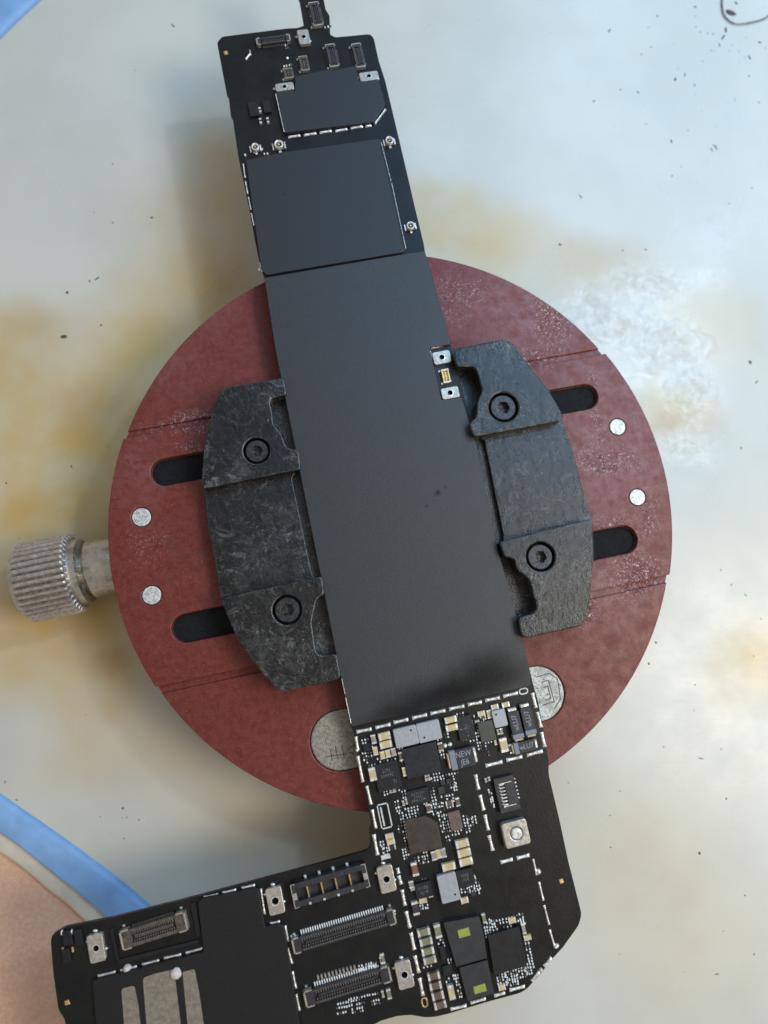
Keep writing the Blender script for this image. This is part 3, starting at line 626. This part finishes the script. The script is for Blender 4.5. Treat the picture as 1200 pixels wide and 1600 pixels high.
def specks(parent, a, b, wpx, hpx, n, z, mat='print_faint'):
    V, F, I = [], [], []; c = un(a, b, z); k = kk(a, b, z)
    for _ in range(n):
        u, v = random.gauss(0, .3)*wpx*k/2, random.gauss(0, .35)*hpx*k/2; s = random.uniform(.05, .16)
        boxg(V, F, I, -s, s, -s*.6, s*.6, z-.02, z+.015, 0, 0, c.x+u, c.y+v, random.random()*3)
    mk('marking', V, F, mat, parent, kind='stuff')
specks(spk, 727.5, 1137, 20, 26, 26, ZB+.7)
tx = chip(653.7, 1245, 35, 23, 'chip_black', .6)
p = un(653.7, 1245, ZB+.6); text_on(tx, 'AFG2D\n73SU\nPPKU3R', (p.x, p.y), .62, ZB+.6, AB, 'print_faint', 1.3)
for a, b, w_, h_ in ((689.7, 1235, 10.5, 11), (692, 1222.5, 7.5, 8), (701, 1221, 8, 8)): chip(a, b, w_, h_, 'chip_slate', .4)
chipp([(632, 1282), (663.5, 1275), (684, 1285.5), (691.5, 1324), (641, 1336)], 'chip_umber', .95, 'main_processor')
sb = chip(711.5, 1282.5, 19, 28, 'cap_brown', .6); specks(sb, 711.5, 1282, 14, 22, 16, ZB+.6, 'print_faint')
c1 = chip(662, 1391, 26, 23, 'chip_black', .6); p = un(662, 1391, ZB+.6); text_on(c1, 'I11BS\nAJ19', (p.x, p.y), .8, ZB+.6, AB, 'print_faint')
c2 = chip(727.5, 1372, 26, 26, 'chip_black', .6); p = un(727, 1371, ZB+.6); text_on(c2, 'N4JJ\n3S4', (p.x, p.y), .8, ZB+.6, AB, 'print_faint')
chip(740, 1397, 8, 7, 'chip_slate', .4); chip(692, 1488.6, 9, 20, 'chip_black', .5); chip(699.6, 1516.5, 15, 15, 'chip_black', .5); chip(573, 1168, 11, 12, 'chip_navy', .4)
chip(825.5-100, 1168+240, .1, .1, 'chip_black', .1) if False else None
f1 = chipp([(693, 1442), (748.5, 1432), (757, 1468), (761, 1497), (713, 1511)], 'chip_slate', 1.1, 'memory_chip')
f2 = chipp([(717.5, 1512.5), (761.5, 1500.5), (772, 1552), (730.5, 1564.5)], 'chip_slate', 1.1, 'memory_chip')
for par, a, b, w_, h_ in ((f1, 725, 1457.4, 18, 12), (f2, 750, 1545, 19, 11)):
    c = un(a, b, ZB+1.1); k = kk(a, b, ZB+1.1); V, F, I = [], [], []; boxg(V, F, I, -w_*k/2, w_*k/2, -h_*k/2, h_*k/2, -.02, .03); mk('label_sticker', V, F, 'label_green', par, (c.x, c.y, ZB+1.1), AB)
chipp([(762, 1462), (811, 1448), (823, 1509.5), (772, 1524)], 'chip_black', 1.0, 'controller_chip')
# plain power inductors
def inductor(a, b, wpx, hpx, dot, rot=0.):
    c = un(a, b, ZB+1.1); k = kk(a, b, ZB+1.1); W, H = wpx*k/2, hpx*k/2
    pts = rpoly([(-W, -H, .3), (W, -H, .3), (W, H, .3), (-W, H, .3)]); ca, sa = math.cos(AB+rot), math.sin(AB+rot)
    o = plate('inductor', [[Vector((c.x+x*ca-y*sa, c.y+x*sa+y*ca)) for x, y in pts]], ZB-.02, ZB+1.1, 'ferrite_grey', board, .1)
    d = un(dot[0], dot[1], ZB+1.1); plate('polarity_dot', [circle((d.x, d.y), .19, 14)], ZB+1.08, ZB+1.115, 'void_black', o, .005)
inductor(634.5, 1151, 36.5, 29, (642, 1141)); inductor(670.5, 1142.7, 36.5, 29.5, (663, 1152.5)); inductor(781, 1122.5, 21, 26, (775, 1116.5)); inductor(701.3, 1387.5, 30, 42, (711, 1397.5))
# tantalum capacitors with their print
def tant(a, b, Lpx, Wpx, ang, txt, size, band=.17, both=True):
    ht = 1.2; c = un(a, b, ZB+ht); k = kk(a, b, ZB+ht); L, W = Lpx*k, Wpx*k; V, F, I = [], [], []
    boxg(V, F, I, -L/2+L*band, L/2-L*.10, -W/2, W/2, .05, ht, .07, 0)
    boxg(V, F, I, -L/2+L*.02, -L/2+L*band-.001, -W/2, W/2, .05, ht-.01, .07, 1)
    boxg(V, F, I, L/2-L*.10, L/2, -W*.38, W*.38, -.02, ht*.8, .1, 2); boxg(V, F, I, -L/2-L*.06, -L/2+L*.02, -W*.38, W*.38, -.02, ht*.8, .1, 3)
    o = mk('tantalum_capacitor', V, F, ['tant_body', 'tant_band', 'solder', 'cap_tan'], board, (c.x, c.y, ZB), AB+ang, idx=I)
    q = AB+ang; off = L*.03
    text_on(o, txt, (c.x+off*math.cos(q), c.y+off*math.sin(q)), size, ZB+ht, q, 'print_grey', .85)
tant(806, 1131, 47, 17.5, math.pi/2, 'wLU7', 1.4, .17); tant(825.5, 1124.5, 47, 17.5, math.pi/2, 'wLU7', 1.4, .17); tant(821.5, 1166.5, 38, 17, 0, 'wLU7', 1.3, .22)
tant(724, 1184.7, 43, 29, 0, 'NEW\nJE6', 1.5, .24)

# ---- metal standoffs with a threaded hole
def standoff(a, b, wpx, hpx, rpx, z=ZB+.9, off=(0, 0), extra=True):
    c = un(a, b, z); k = kk(a, b, z); W, H = wpx*k/2, hpx*k/2; ca, sa = math.cos(AB), math.sin(AB)
    pts = rpoly([(-W, -H, .5), (W, -H, .5), (W, H, .5), (-W, H, .5)]); T = lambda x, y: Vector((c.x+x*ca-y*sa, c.y+x*sa+y*ca))
    h = T(off[0]*k, -off[1]*k)
    o = plate('screw_standoff', [[T(x, y) for x, y in pts], circle((h.x, h.y), rpx*k, 18)], ZB-.02, z, 'tinned_steel', board, .12)
    V, F = [], []; n = 18; pr = [(rpx*k*1.22, .03), (rpx*k*1.0, .05), (rpx*k*.92, -.1), (rpx*k*.8, -.7), (rpx*k*.55, -.85)]
    for r, zz in pr:
        for i in range(n): V.append((r*math.cos(2*math.pi*i/n), r*math.sin(2*math.pi*i/n), zz))
    for q in range(4):
        for i in range(n): F.append((q*n+i, (q+1)*n+i, (q+1)*n+(i+1) % n, q*n+(i+1) % n))
    F.append(tuple(4*n+i for i in range(n)))
    mk('threaded_hole', V, F, ['solder', 'void_black'], o, (h.x, h.y, z), idx=[0]*n+[0]*n+[1]*(2*n+1), smooth=False)
    if extra:
        for dx, dy in ((0, -H-.25), (W*.9, -H*.3), (-W*1.05, H*.5)): 
            q = T(dx, -dy if dx == 0 else dy); bl = blobm('solder_fillet', 0, 0, 4, ZB, 'solder', board, .3, .9, .5); bl.matrix_basis = WM[board.name].inverted() @ Matrix.Translation(Vector((q.x, q.y, ZB))*S)
    return o
for e in ((474.5, 57, 18, 25, 3.6), (444.5, 135, 29, 13, 3.4), (576.5, 118.5, 30, 15, 3.4), (604, 1374, 25, 40, 5.2), (632, 1523.5, 25, 41, 5.2), (430, 1408, 25, 41, 5.8), (150, 1482, 25, 43, 5)): standoff(*e)
pl = plate('connector_bracket', [rpoly(px([(671, 545), (702, 539), (720, 621), (689, 627)], ZB+.1), .3)], ZB-.02, ZB+.1, 'chip_black', board, .03)
standoff(690.5, 558, 28, 20, 4.2, extra=False); standoff(703.5, 613.5, 28, 18, 4.2, extra=False)
pad(671.5, 548, 675, 562, 2., ZB, .8); pad(672, 546, 700, 540, 1.6, ZB, .8)
# push button
c = un(806.5, 1303, ZB+1.6); k = kk(806, 1303, ZB+1.6); ca, sa = math.cos(AB), math.sin(AB)
pts = rpoly([(-20*k, -19*k, .6), (20*k, -19*k, .6), (20*k, 19*k, .6), (-20*k, 19*k, .6)])
btn = plate('push_button', [[Vector((c.x+x*ca-y*sa, c.y+x*sa+y*ca)) for x, y in pts], circle((c.x+.1, c.y+.05), 9.8*k, 28)], ZB-.02, ZB+1.6, 'tinned_steel', board, .2)
plate('button_cap', [circle((c.x+.1, c.y+.05), 9.0*k, 28)], ZB, ZB+1.75, 'pin_white', btn, .25)
# coaxial sockets
for a, b, r in ((398.6, 228.5, 6), (435.5, 224.5, 7), (608.6, 218.4, 6.2), (641.7, 351.7, 6.2)):
    c = un(a, b, ZB+1); k = kk(a, b, ZB+1); R_ = r*k; V, F, I = [], [], []
    boxg(V, F, I, -R_*1.1, R_*1.1, -R_*1.0, R_*1.0, 0, .3, .05); o = mk('coax_socket', V, F, 'plastic_dark', board, (c.x, c.y, ZB), AB)
    V, F = [], []; n = 24; pr = [(R_*.98, .25), (R_*.98, 1.0), (R_*.9, 1.08), (R_*.72, 1.0), (R_*.66, .4)]
    for rr_, zz in pr:
        for i in range(n): V.append((rr_*math.cos(2*math.pi*i/n), rr_*math.sin(2*math.pi*i/n), zz))
    for q in range(4):
        for i in range(n): F.append((q*n+i, q*n+(i+1) % n, (q+1)*n+(i+1) % n, (q+1)*n+i))
    mk('ring_contact', V, F, 'solder', o, (c.x, c.y, ZB), smooth=True)
    plate('centre_contact', [circle((c.x, c.y), R_*.22, 10)], ZB+.3, ZB+.85, 'gold', o, .04)
    V, F, I = [], [], []
    for s_ in (-1, 1): boxg(V, F, I, s_*R_*1.35-.14, s_*R_*1.35+.14, -R_*.8, R_*.8, 0, .4, .05)
    boxg(V, F, I, -R_*.3, R_*.3, -R_*1.6, -R_*1.15, 0, .3, .05); mk('solder_tab', V, F, 'solder', o, (c.x, c.y, ZB), AB)

# ---- mezzanine connectors: housing, end brackets, contact rows
def connector(a, b, Lpx, Wpx, n, ang=0., body='plastic_dark', z=ZB+1., brac='tinned_steel', rows=(1, 1), pin='bright_pin', endw=.11, inner='dull_pin', name='board_connector', tails=(1, 1)):
    c = un(a, b, z); k = kk(a, b, z); L, W = Lpx*k, Wpx*k; ht = z-ZB; V, F, I = [], [], []; q = AB+ang
    boxg(V, F, I, -L/2+.1, L/2-.1, W*.26, W*.46, 0, ht, .06); boxg(V, F, I, -L/2+.1, L/2-.1, -W*.46, -W*.26, 0, ht, .06)
    boxg(V, F, I, -L/2+.1, -L/2+L*endw, -W*.46, W*.46, 0, ht*.95, .06); boxg(V, F, I, L/2-L*endw, L/2-.1, -W*.46, W*.46, 0, ht*.95, .06)
    boxg(V, F, I, -L/2+.2, L/2-.2, -W*.3, W*.3, 0, ht*.35); boxg(V, F, I, -L/2+L*(endw+.04), L/2-L*(endw+.04), -W*.1, W*.1, 0, ht*.85, .06)
    o = mk(name, V, F, body, board, (c.x, c.y, ZB), q)
    for s_ in (-1, 1):
        V, F, I = [], [], []; x = s_*(L/2-.05); t = min(.25, L*.03)+.06
        boxg(V, F, I, min(x, x-s_*t), max(x, x-s_*t), -W*.5, W*.5, 0, ht+.05, .04)
        for y in (-W*.5, W*.5-t*.8): boxg(V, F, I, min(x, x-s_*L*endw*.8), max(x, x-s_*L*endw*.8), y, y+t*.8, 0, ht+.05, .04)
        for y in (W*.62, ): boxg(V, F, I, x-s_*L*endw*.35-.22, x-s_*L*endw*.35+.22, y-.2, y+.2, 0, .3, .08)
        mk('end_bracket', V, F, brac, o, (c.x, c.y, ZB), q)
    span = L*(1-2*endw)-.3; V, F, I = [], [], []
    pw = span/n*.52
    for i in range(n):
        x = -span/2+span*(i+.5)/n
        for s_ in (-1, 1):
            tl_ = tails[0 if s_ > 0 else 1]
            if tl_: boxg(V, F, I, x-pw/2, x+pw/2, *(sorted((s_*W*.46, s_*(W*.46+.55*tl_)))), 0, .28, .05, 0 if tl_ >= 1 else 1)
            boxg(V, F, I, x-pw*.4, x+pw*.4, *(sorted((s_*W*.14, s_*W*.24))), .3, ht*.8, 0, 1)
            boxg(V, F, I, x-pw*.35, x+pw*.35, *(sorted((s_*W*.30, s_*W*.38))), ht-.05, ht+.02, 0, 1)
    mk('contact_row', V, F, [pin, inner], o, (c.x, c.y, ZB), q, idx=I, kind='stuff')
    return o
connector(538, 1455.5, 166, 24, 36, rot if False else 0.03, endw=.085, tails=(1.4, .6))
connector(543.5, 1542, 139, 25, 26, .03, endw=.12, tails=(1.3, .5))
connector(240, 1455, 106, 30, 18, .05, body='plastic_brown', z=ZB+1.2, endw=.17, tails=(.5, 0), brac='tinned_steel')
connector(427, 61.5, 55, 12.5, 12, 0., endw=.14, tails=(.6, .6), z=ZB+.8)
for e in ((493.5, 21, 17, 42, 12), (519, 86, 16, 40, 10), (560, 86, 16, 42, 10)): connector(e[0], e[1], e[3], e[2], e[4], math.pi/2, 'plastic_dark', endw=.14, tails=(.5, .5), z=ZB+.8)
connector(475, 98.5, 26, 14, 5, math.pi/2, 'plastic_brown', endw=.2, tails=(.4, .4), z=ZB+.7); connector(450.5, 114, 18, 15, 4, math.pi/2, 'plastic_brown', endw=.2, tails=(.4, .4), z=ZB+.6)
connector(697, 587, 23, 13, 4, math.pi/2, 'gold', brac='solder', endw=.16, tails=(.2, .2), z=ZB+.7, inner='gold')
# battery socket with four blades
c = un(516, 1384.5, ZB+1.5); k = kk(516, 1385, ZB+1.5); L, W = 121*k, 36*k; V, F, I = [], [], []; q = AB+.03
for x0, x1, y0, y1, z1 in ((-L/2, L/2, W*.26, W/2, 1.5), (-L/2, L/2, -W/2, -W*.24, 1.5), (-L/2, -L/2+.9, -W/2, W/2, 1.48), (L/2-.9, L/2, -W/2, W/2, 1.48), (-L/2+.3, L/2-.3, -W*.3, W*.3, .25)): boxg(V, F, I, x0, x1, y0, y1, 0, z1, .06)
bs = mk('battery_socket', V, F, 'plastic_dark', board, (c.x, c.y, ZB), q)
for i in range(4):
    x = -L*.5+L*(.205+.187*i); V, F, I = [], [], []; boxg(V, F, I, x-.13, x+.13, -W*.27, W*.27, .2, 1.2, .05, 0); boxg(V, F, I, x-.22, x+.22, W*.5, W*.64, 0, .5, .1, 1); boxg(V, F, I, x-.2, x+.2, -W*.5, -W*.4, 1.45, 1.56, .04, 1)
    mk('contact_blade', V, F, ['gold', 'solder'], bs, (c.x, c.y, ZB), q, idx=I)
for s_ in (-1, 1):
    V, F, I = [], [], []; x = s_*L/2
    boxg(V, F, I, min(x, x-s_*.16), max(x, x-s_*.16), -W*.5, W*.5, .5, 1.53, .03); boxg(V, F, I, min(x-s_*.1, x-s_*.8), max(x-s_*.1, x-s_*.8), -W*.16, W*.12, .3, 1.56, .05)
    for y in (-W*.5, W*.5-.14): boxg(V, F, I, min(x, x-s_*.8), max(x, x-s_*.8), y, y+.14, 1.4, 1.54, .03)
    mk('side_clip', V, F, 'tinned_steel', bs, (c.x, c.y, ZB), q)
# small flex connector on the right
c = un(792.5, 1241, ZB+1.1); k = kk(792, 1241, ZB+1.1); W, L = 32*k, 52*k; V, F, I = [], [], []
for x0, x1, y0, y1, z1 in ((-W/2, W/2, L*.34, L/2, 1.1), (-W/2, W/2, -L/2, -L*.34, 1.1), (-W*.02, W/2, -L*.42, L*.42, 1.0), (-W/2, -W*.32, -L*.4, L*.4, .9), (-W/2, W/2, -L*.4, L*.4, .3)): boxg(V, F, I, x0, x1, y0, y1, 0, z1, .06)
fc = mk('flex_connector', V, F, 'plastic_dark', board, (c.x, c.y, ZB), AB)
V, F, I = [], [], []
for i in range(7):
    y = -L*.29+L*.58*i/6; boxg(V, F, I, -W*.28, -W*.02, y-.12, y+.1, .3, .9, .04, 0); boxg(V, F, I, -W*.34, -W*.24, y+.1, y+.3, .3, .95, .04, 1)
for i in range(6): y = -L*.22+L*.56*i/5; boxg(V, F, I, W*.52, W*.52+.32, y-.14, y+.14, 0, .35, .06, 0)
for y in (-L*.33, L*.33): boxg(V, F, I, -W*.3, W*.34, y-.07, y+.07, .9, 1.14, .03, 0)
mk('contact_row', V, F, ['solder', 'tinned_steel'], fc, (c.x, c.y, ZB), AB, idx=I, kind='stuff')
# white-outlined fuse
c = un(601, 1275, ZB+.1); k = kk(601, 1275, ZB); W, L = 18*k/2, 38*k/2; V, F, I = [], [], []
for x0, x1, y0, y1 in ((-W, -W+.22, -L, L), (W-.22, W, -L, L), (-W, W, -L, -L+.22), (-W, W, L-.22, L)): boxg(V, F, I, x0, x1, y0, y1, 0, .08, 0, 0)
boxg(V, F, I, -W+.22, W-.22, -L+.22, L-.22, 0, .05, 0, 1); boxg(V, F, I, -W*.55, -W*.25, -L*.72, L*.78, 0, .5, .06, 0)
mk('outlined_fuse', V, F, ['outline_white', 'void_black'], board, (c.x, c.y, ZB), AB, idx=I)
# oval gold pads
for a, b, r in ((818, 1080, 0), (663.5, 1566.5, 1)):
    c = un(a, b, ZB+.1); k = kk(a, b, ZB); d = Vector((math.cos(AB), math.sin(AB))) if not r else Vector((-math.sin(AB), math.cos(AB))); p0 = Vector((c.x, c.y))
    st = lambda rr_: stad(p0-d*2.6*k, p0+d*2.6*k, rr_*k)
    plate('test_pad', [st(5), st(2.8)], ZB-.02, ZB+.1, 'gold' if r else 'outline_white', board, .03)
for a, b, r in ((877.5, 1377, 3.2), (104.7, 1567, 3.6), (353, 82, 3.)):
    chip(a, b, r*2, r*2, 'gold', .06, 'alignment_mark', .1)
for a, b in ((407, 189), (418.5, 188), (406, 172), (417, 170)): chip2(a, b, 4, 9, 'cap_black', 'diode', ht=.5, tf=.35)
chip(396, 170, 14, 24, 'chip_black', .6); chip(417, 166, 12, 20, 'chip_black', .6)
for a, b in ((97, 1457), (112, 1456)): blobm('solder_blob', a, b, 3.4, ZB, 'solder', board, .4, .6, 1.4); chip(a+1, b+28, 3, 8, 'gold', .3, 'spring_contact')
for a, b, w_, h_ in ((105, 1466, 14, 22), (122, 1465, 12, 24), (103, 1494, 12, 22)): chip(a, b, w_, h_, 'chip_black', .5)
pad(384, 93, 391, 84, 4, ZB, .3); pad(390, 78, 392, 87, 2, ZB, .3); blobm('solder_blob', 449, 91, 2.2, ZB, 'solder', board, .25)
for a, b in ((695, 1165), (703, 1163)): blobm('solder_blob', a, b, 3.6, ZB, 'solder', board, .5)
# resistor array above the lower connector
for i in range(11): chip2(497+i*5.7, 1527.5-i*1.55, 3.4, 9.5, 'cap_grey', 'resistor', 'dull_pin', .3, .2)
# adhesive outline around the left connector
for pts in ([(172, 1452), (176, 1450), (186, 1500), (181, 1502)], [(183, 1500), (310, 1468), (311, 1474), (185, 1508)], [(297, 1412), (305, 1409), (315, 1462), (307, 1464)]):
    plate('adhesive_strip', [rpoly(px(pts, ZB+.3), .3)], ZB-.02, ZB+.3, 'shield_dull', board, .05)

# ---- the finest parts: hundreds of tiny chip resistors and solder dots, far too small to pick apart
V, F, I = [], [], []
def dots(a, b, nx_, ny_, sx=4.6, sy=5.0, keep=.93, s=1.12, el=1.3, mi=0):
    du, dv = Vector((math.cos(AB), -math.sin(AB))), Vector((math.sin(AB), math.cos(AB)))
    for i in range(nx_):
        for j in range(ny_):
            if random.random() > keep: continue
            X = a+du.x*i*sx+dv.x*j*sy; Y = b+du.y*i*sx+dv.y*j*sy; c = un(X+random.gauss(0, .25), Y+random.gauss(0, .25), ZB+.25); k = kk(X, Y, ZB)
            w_ = s*k*random.uniform(.8, 1.1); h_ = s*el*k*random.uniform(.8, 1.1)
            boxg(V, F, I, -w_, w_, -h_, h_, ZB-.01, ZB+.28, .07, mi if random.random() < .75 else 1, c.x, c.y, AB+random.gauss(0, .08))
for e in ((566, 1157, 3, 2), (567, 1178, 2, 4), (575, 1177, 2, 2), (582, 1167, 1, 2), (590, 1186, 2, 1), (594, 1191, 5, 1, 6), (624, 1170, 2, 1), (628, 1190, 2, 3), (577, 1197, 3, 1), (684, 1156, 2, 1), (688, 1175, 2, 3), (695, 1148, 2, 2), (714, 1116, 3, 2),
          (724, 1156, 2, 1), (734, 1153, 2, 2), (737, 1127, 1, 4), (741, 1119, 1, 3), (745, 1131, 1, 3), (743, 1146, 2, 6, 4), (751, 1121, 3, 3, 3.5, 3.8), (759, 1161, 3, 1), (759, 1166, 1, 2), (763, 1175, 1, 2), (773, 1158, 1, 2), (776, 1143, 1, 2),
          (673, 1211, 5, 3), (688, 1214, 2, 1), (697, 1211, 5, 1), (708, 1213, 1, 4), (704, 1226, 3, 3, 4.2), (672, 1232, 2, 6), (628, 1237, 2, 5), (618, 1231, 2, 2), (600, 1237, 2, 2), (690, 1245, 2, 1), (698, 1244, 3, 3), (617, 1253, 2, 4), (622, 1262, 2, 1),
          (633, 1264, 5, 5, 4.8), (658, 1257, 3, 1), (673, 1254, 1, 3), (675, 1263, 3, 3), (681, 1257, 3, 2), (692, 1255, 1, 3), (624, 1271, 2, 13, 4.5, 4.9), (622, 1291, 1, 3), (629, 1328, 3, 4, 4.2, 4.6), (684, 1270, 3, 2), (686, 1276, 4, 6, 4), (697, 1308, 2, 2, 4, 6),
          (699, 1262, 3, 1), (706, 1300, 4, 2, 5), (724, 1276, 2, 6, 5), (730, 1281, 3, 3, 3.6), (738, 1277, 2, 3), (648, 1341, 3, 3, 6), (662, 1333, 2, 4, 4.4), (597, 1323, 1, 3), (600, 1326, 2, 3, 4.2), (594, 1316, 2, 2), (660, 1374, 2, 1), (655, 1411, 4, 3, 4),
          (741, 1367, 1, 4, 4, 3), (721, 1390, 3, 2), (728, 1388, 1, 1), (733, 1386, 3, 3, 4, 4.2), (735, 1395, 2, 1), (748, 1391, 1, 2), (744, 1380, 2, 3, 4), (760, 1438, 2, 2), (764, 1440, 3, 5, 4), (757, 1450, 3, 4, 3.8), (771, 1440, 7, 2, 5), (777, 1452, 9, 1, 5.5), (808, 1430, 3, 3, 4),
          (813, 1437, 2, 2), (820, 1470, 2, 10, 5, 4.8), (776, 1524, 4, 5, 4.2, 4.6), (790, 1519, 5, 6, 4, 4.4), (806, 1514, 5, 4, 4.2, 5), (820, 1508, 3, 4, 4.2), (684, 1470, 3, 3, 4), (711, 1525, 2, 8, 4.2, 4.8), (697, 1530, 2, 3), (700, 1500, 2, 2), (662, 1512, 3, 1, 6), (707, 1520, 2, 3, 4),
          (561, 1510, 2, 2), (556, 1518, 10, 2, 3.9), (572, 1507, 5, 2, 4), (528, 1569, 9, 1, 4.2), (545, 1562, 12, 1, 4.2), (526, 1576, 12, 1, 4), (528, 1584, 4, 1, 4.), (550, 1578, 5, 2, 4), (580, 1565, 4, 2, 4), (763, 1232, 1, 10, 4, 3.), (768, 1240, 1, 8, 4, 3),
          (455, 1463, 3, 1, 3), (610, 1425, 3, 2, 3.4), (408, 70, 6, 1, 5), (404, 66, 3, 1), (446, 70, 2, 2, 3), (444, 103, 4, 1, 4), (392, 236, 4, 1, 6), (413, 240, 1, 1), (397, 237, 2, 1), (484, 20, 1, 5), (508, 42, 3, 1)):
    dots(*e)
o = mk('tiny_surface_parts', V, F, ['bright_pin', 'dull_pin'], board, idx=I, kind='stuff')

# ------------------------------------------------------------------ loose things on the mat
P = [un(a, b, .35) for a, b in smooth_line([(1132, -40), (1130, -12), (1128.5, 8), (1132, 24), (1144, 35), (1160, 37), (1180, 33.5), (1198, 27), (1213, 12), (1222, -12)], 8)]
V, F = tube(P, .16); V = [v-P[0] for v in V]
o = mk('wire_loop', V, F, 'wire_dark', None, P[0], smooth=True); o['label'] = 'thin dark shiny wire loop on the mat at the upper right corner'; o['category'] = 'wire'
def flake(a, b, L, W, ang, label, name='crumb', cat='crumb', leaf=False):
    c = un(a, b, .1); k = kk(a, b, 0); n = 12; V, F = [], []
    for z, s_ in ((-.1, .9), (.12, 1.), (.28, .6)):
        for i in range(n):
            t = 2*math.pi*i/n; r = 1+.22*noise.noise(Vector((a, b, i*.8))); yy = math.sin(t)*(1-(.5*math.cos(t)**2 if leaf else 0)); V.append((L*k/2*math.cos(t)*r*s_, W*k/2*yy*r*s_, z))
    for j in range(2):
        for i in range(n): F.append((j*n+i, j*n+(i+1) % n, (j+1)*n+(i+1) % n, (j+1)*n+i))
    F.append(tuple(range(2*n, 3*n)))
    o = mk(name, V, F, 'crumb_dark', None, c, math.radians(ang)); o['label'] = label; o['category'] = cat
flake(1142, 20, 17, 8, -22, 'dark leaf-shaped flake lying inside the wire loop', 'flake', 'flake', True)
flake(100, 526, 10, 5, 5, 'small black crumb on the yellow stain left of the red plate')
V, F, I = [], [], []; rnd = random.Random(3)
def speck(a, b, s, el=1., ang=None):
    c = un(a, b, 0); k = kk(a, b, 0); an = rnd.random()*3.1 if ang is None else ang
    s *= .72; el = min(el, 5); boxg(V, F, I, -s*k*el, s*k*el, -s*k, s*k, -.02, .05+.05*rnd.random(), .02, 0, c.x, c.y, an)
for a, b, s, e in ((152, 435, 1.1, 5), (105, 457, 2.2, 1.3), (140, 439, 1.6, 1.3), (237, 340, 1.6, 1.5), (147, 332, 1, 1), (176, 348, 1.2, 1.2), (158, 508, 1.6, 1.3), (10, 755, 1.2, 1.8), (112, 729, .7, 5), (30, 841, .8, 1), (176, 256, .7, 4), (270, 40, 1, 5),
                   (952, 48, 1.4, 3), (1013, 43, 1, 1), (1086, 11, 1.6, 1.3), (1150, 5, 1.4, 2.5), (1055, 124, 2, 1.4), (1070, 117, .9, 4), (997, 144, 1.2, 2.4), (928, 158, 1.1, 2.6), (969, 140, .8, 3), (1085, 133, 1.2, 1.6), (1017, 74, 1, 1), (1002, 85, 1, 1), (1049, 221, 1.4, 2.2), (1075, 204, 1, 1),
                   (1117, 228, .8, 5), (1112, 234, .8, 7), (1119, 232, .7, 6), (1050, 275, 1.1, 1.2), (907, 307, .9, 5), (875, 382, 1.8, 1.6), (973, 391, .8, 3), (1009, 390, .7, 4), (1175, 294, .9, 1.3), (1139, 318, 1, 1), (1170, 119, 1.3, 1), (1187, 66, 1.5, 2), (1171, 90, 1.4, 3), (1111, 79, 1.1, 1), (1186, 160, 1, 1),
                   (1134, 47, 1.8, 3), (1130, 58, 1.5, 4), (1124, 70, 1, 4), (1094, 50, 1.2, 1), (1106, 52, 1.1, 1), (1114, 53, 1.2, 1), (1088, 42, 1, 1), (1196, 75, 1, 1), (1027, 25, 1.4, 1), (1025, 1004, 1.6, 1.3), (1014, 1037, 1.6, 1.4), (1095, 1185, .9, 5), (1037, 1167, 1.1, 1), (1135, 1248, 1.3, 1.6), (1086, 1070, 1.2, 1), (1178, 1025, 1, 1),
                   (1093, 1333, 2., 1.4), (1120, 1522, .8, 6), (954, 1324, 1.2, 1), (969, 1236, .9, 1), (1164, 1399, 1.1, 1.3), (1178, 1491, 1.2, 1), (1130, 1455, .9, 1), (1172, 566, 2.4, 1.5), (1182, 597, 1, 4), (1158, 700, 1.2, 1.4), (888, 1223, .9, 1), (953, 1274, .9, 1), (1143, 914, .7, 4), (1165, 930, .7, 6), (1189, 967, 1, 1),
                   (192, 1263, 1.8, 1.2), (198, 1277, 1.2, 1), (217, 1281, 1.2, 1), (157, 1276, .9, 1), (194, 1310, 1.1, 1), (172, 1300, .7, 1), (191, 1278, .8, 1), (8, 1222, .6, 8), (26, 1250, .7, 4), (25, 1260, .6, 5)): speck(a, b, s, e)
for _ in range(70):
    a, b = rnd.uniform(0, 1200), rnd.uniform(0, 1600)
    speck(a, b, rnd.uniform(.25, .5), rnd.choice((1, 1, 1.4, 3)))
for _ in range(25): speck(rnd.gauss(1110, 50), rnd.gauss(70, 60), rnd.uniform(.3, .7), rnd.choice((1, 1.5, 2)))
o = mk('dust_specks', V, F, 'crumb_dark', None, kind='stuff'); o['label'] = 'dark specks of dust and solder scattered over the mat'; o['category'] = 'dust'
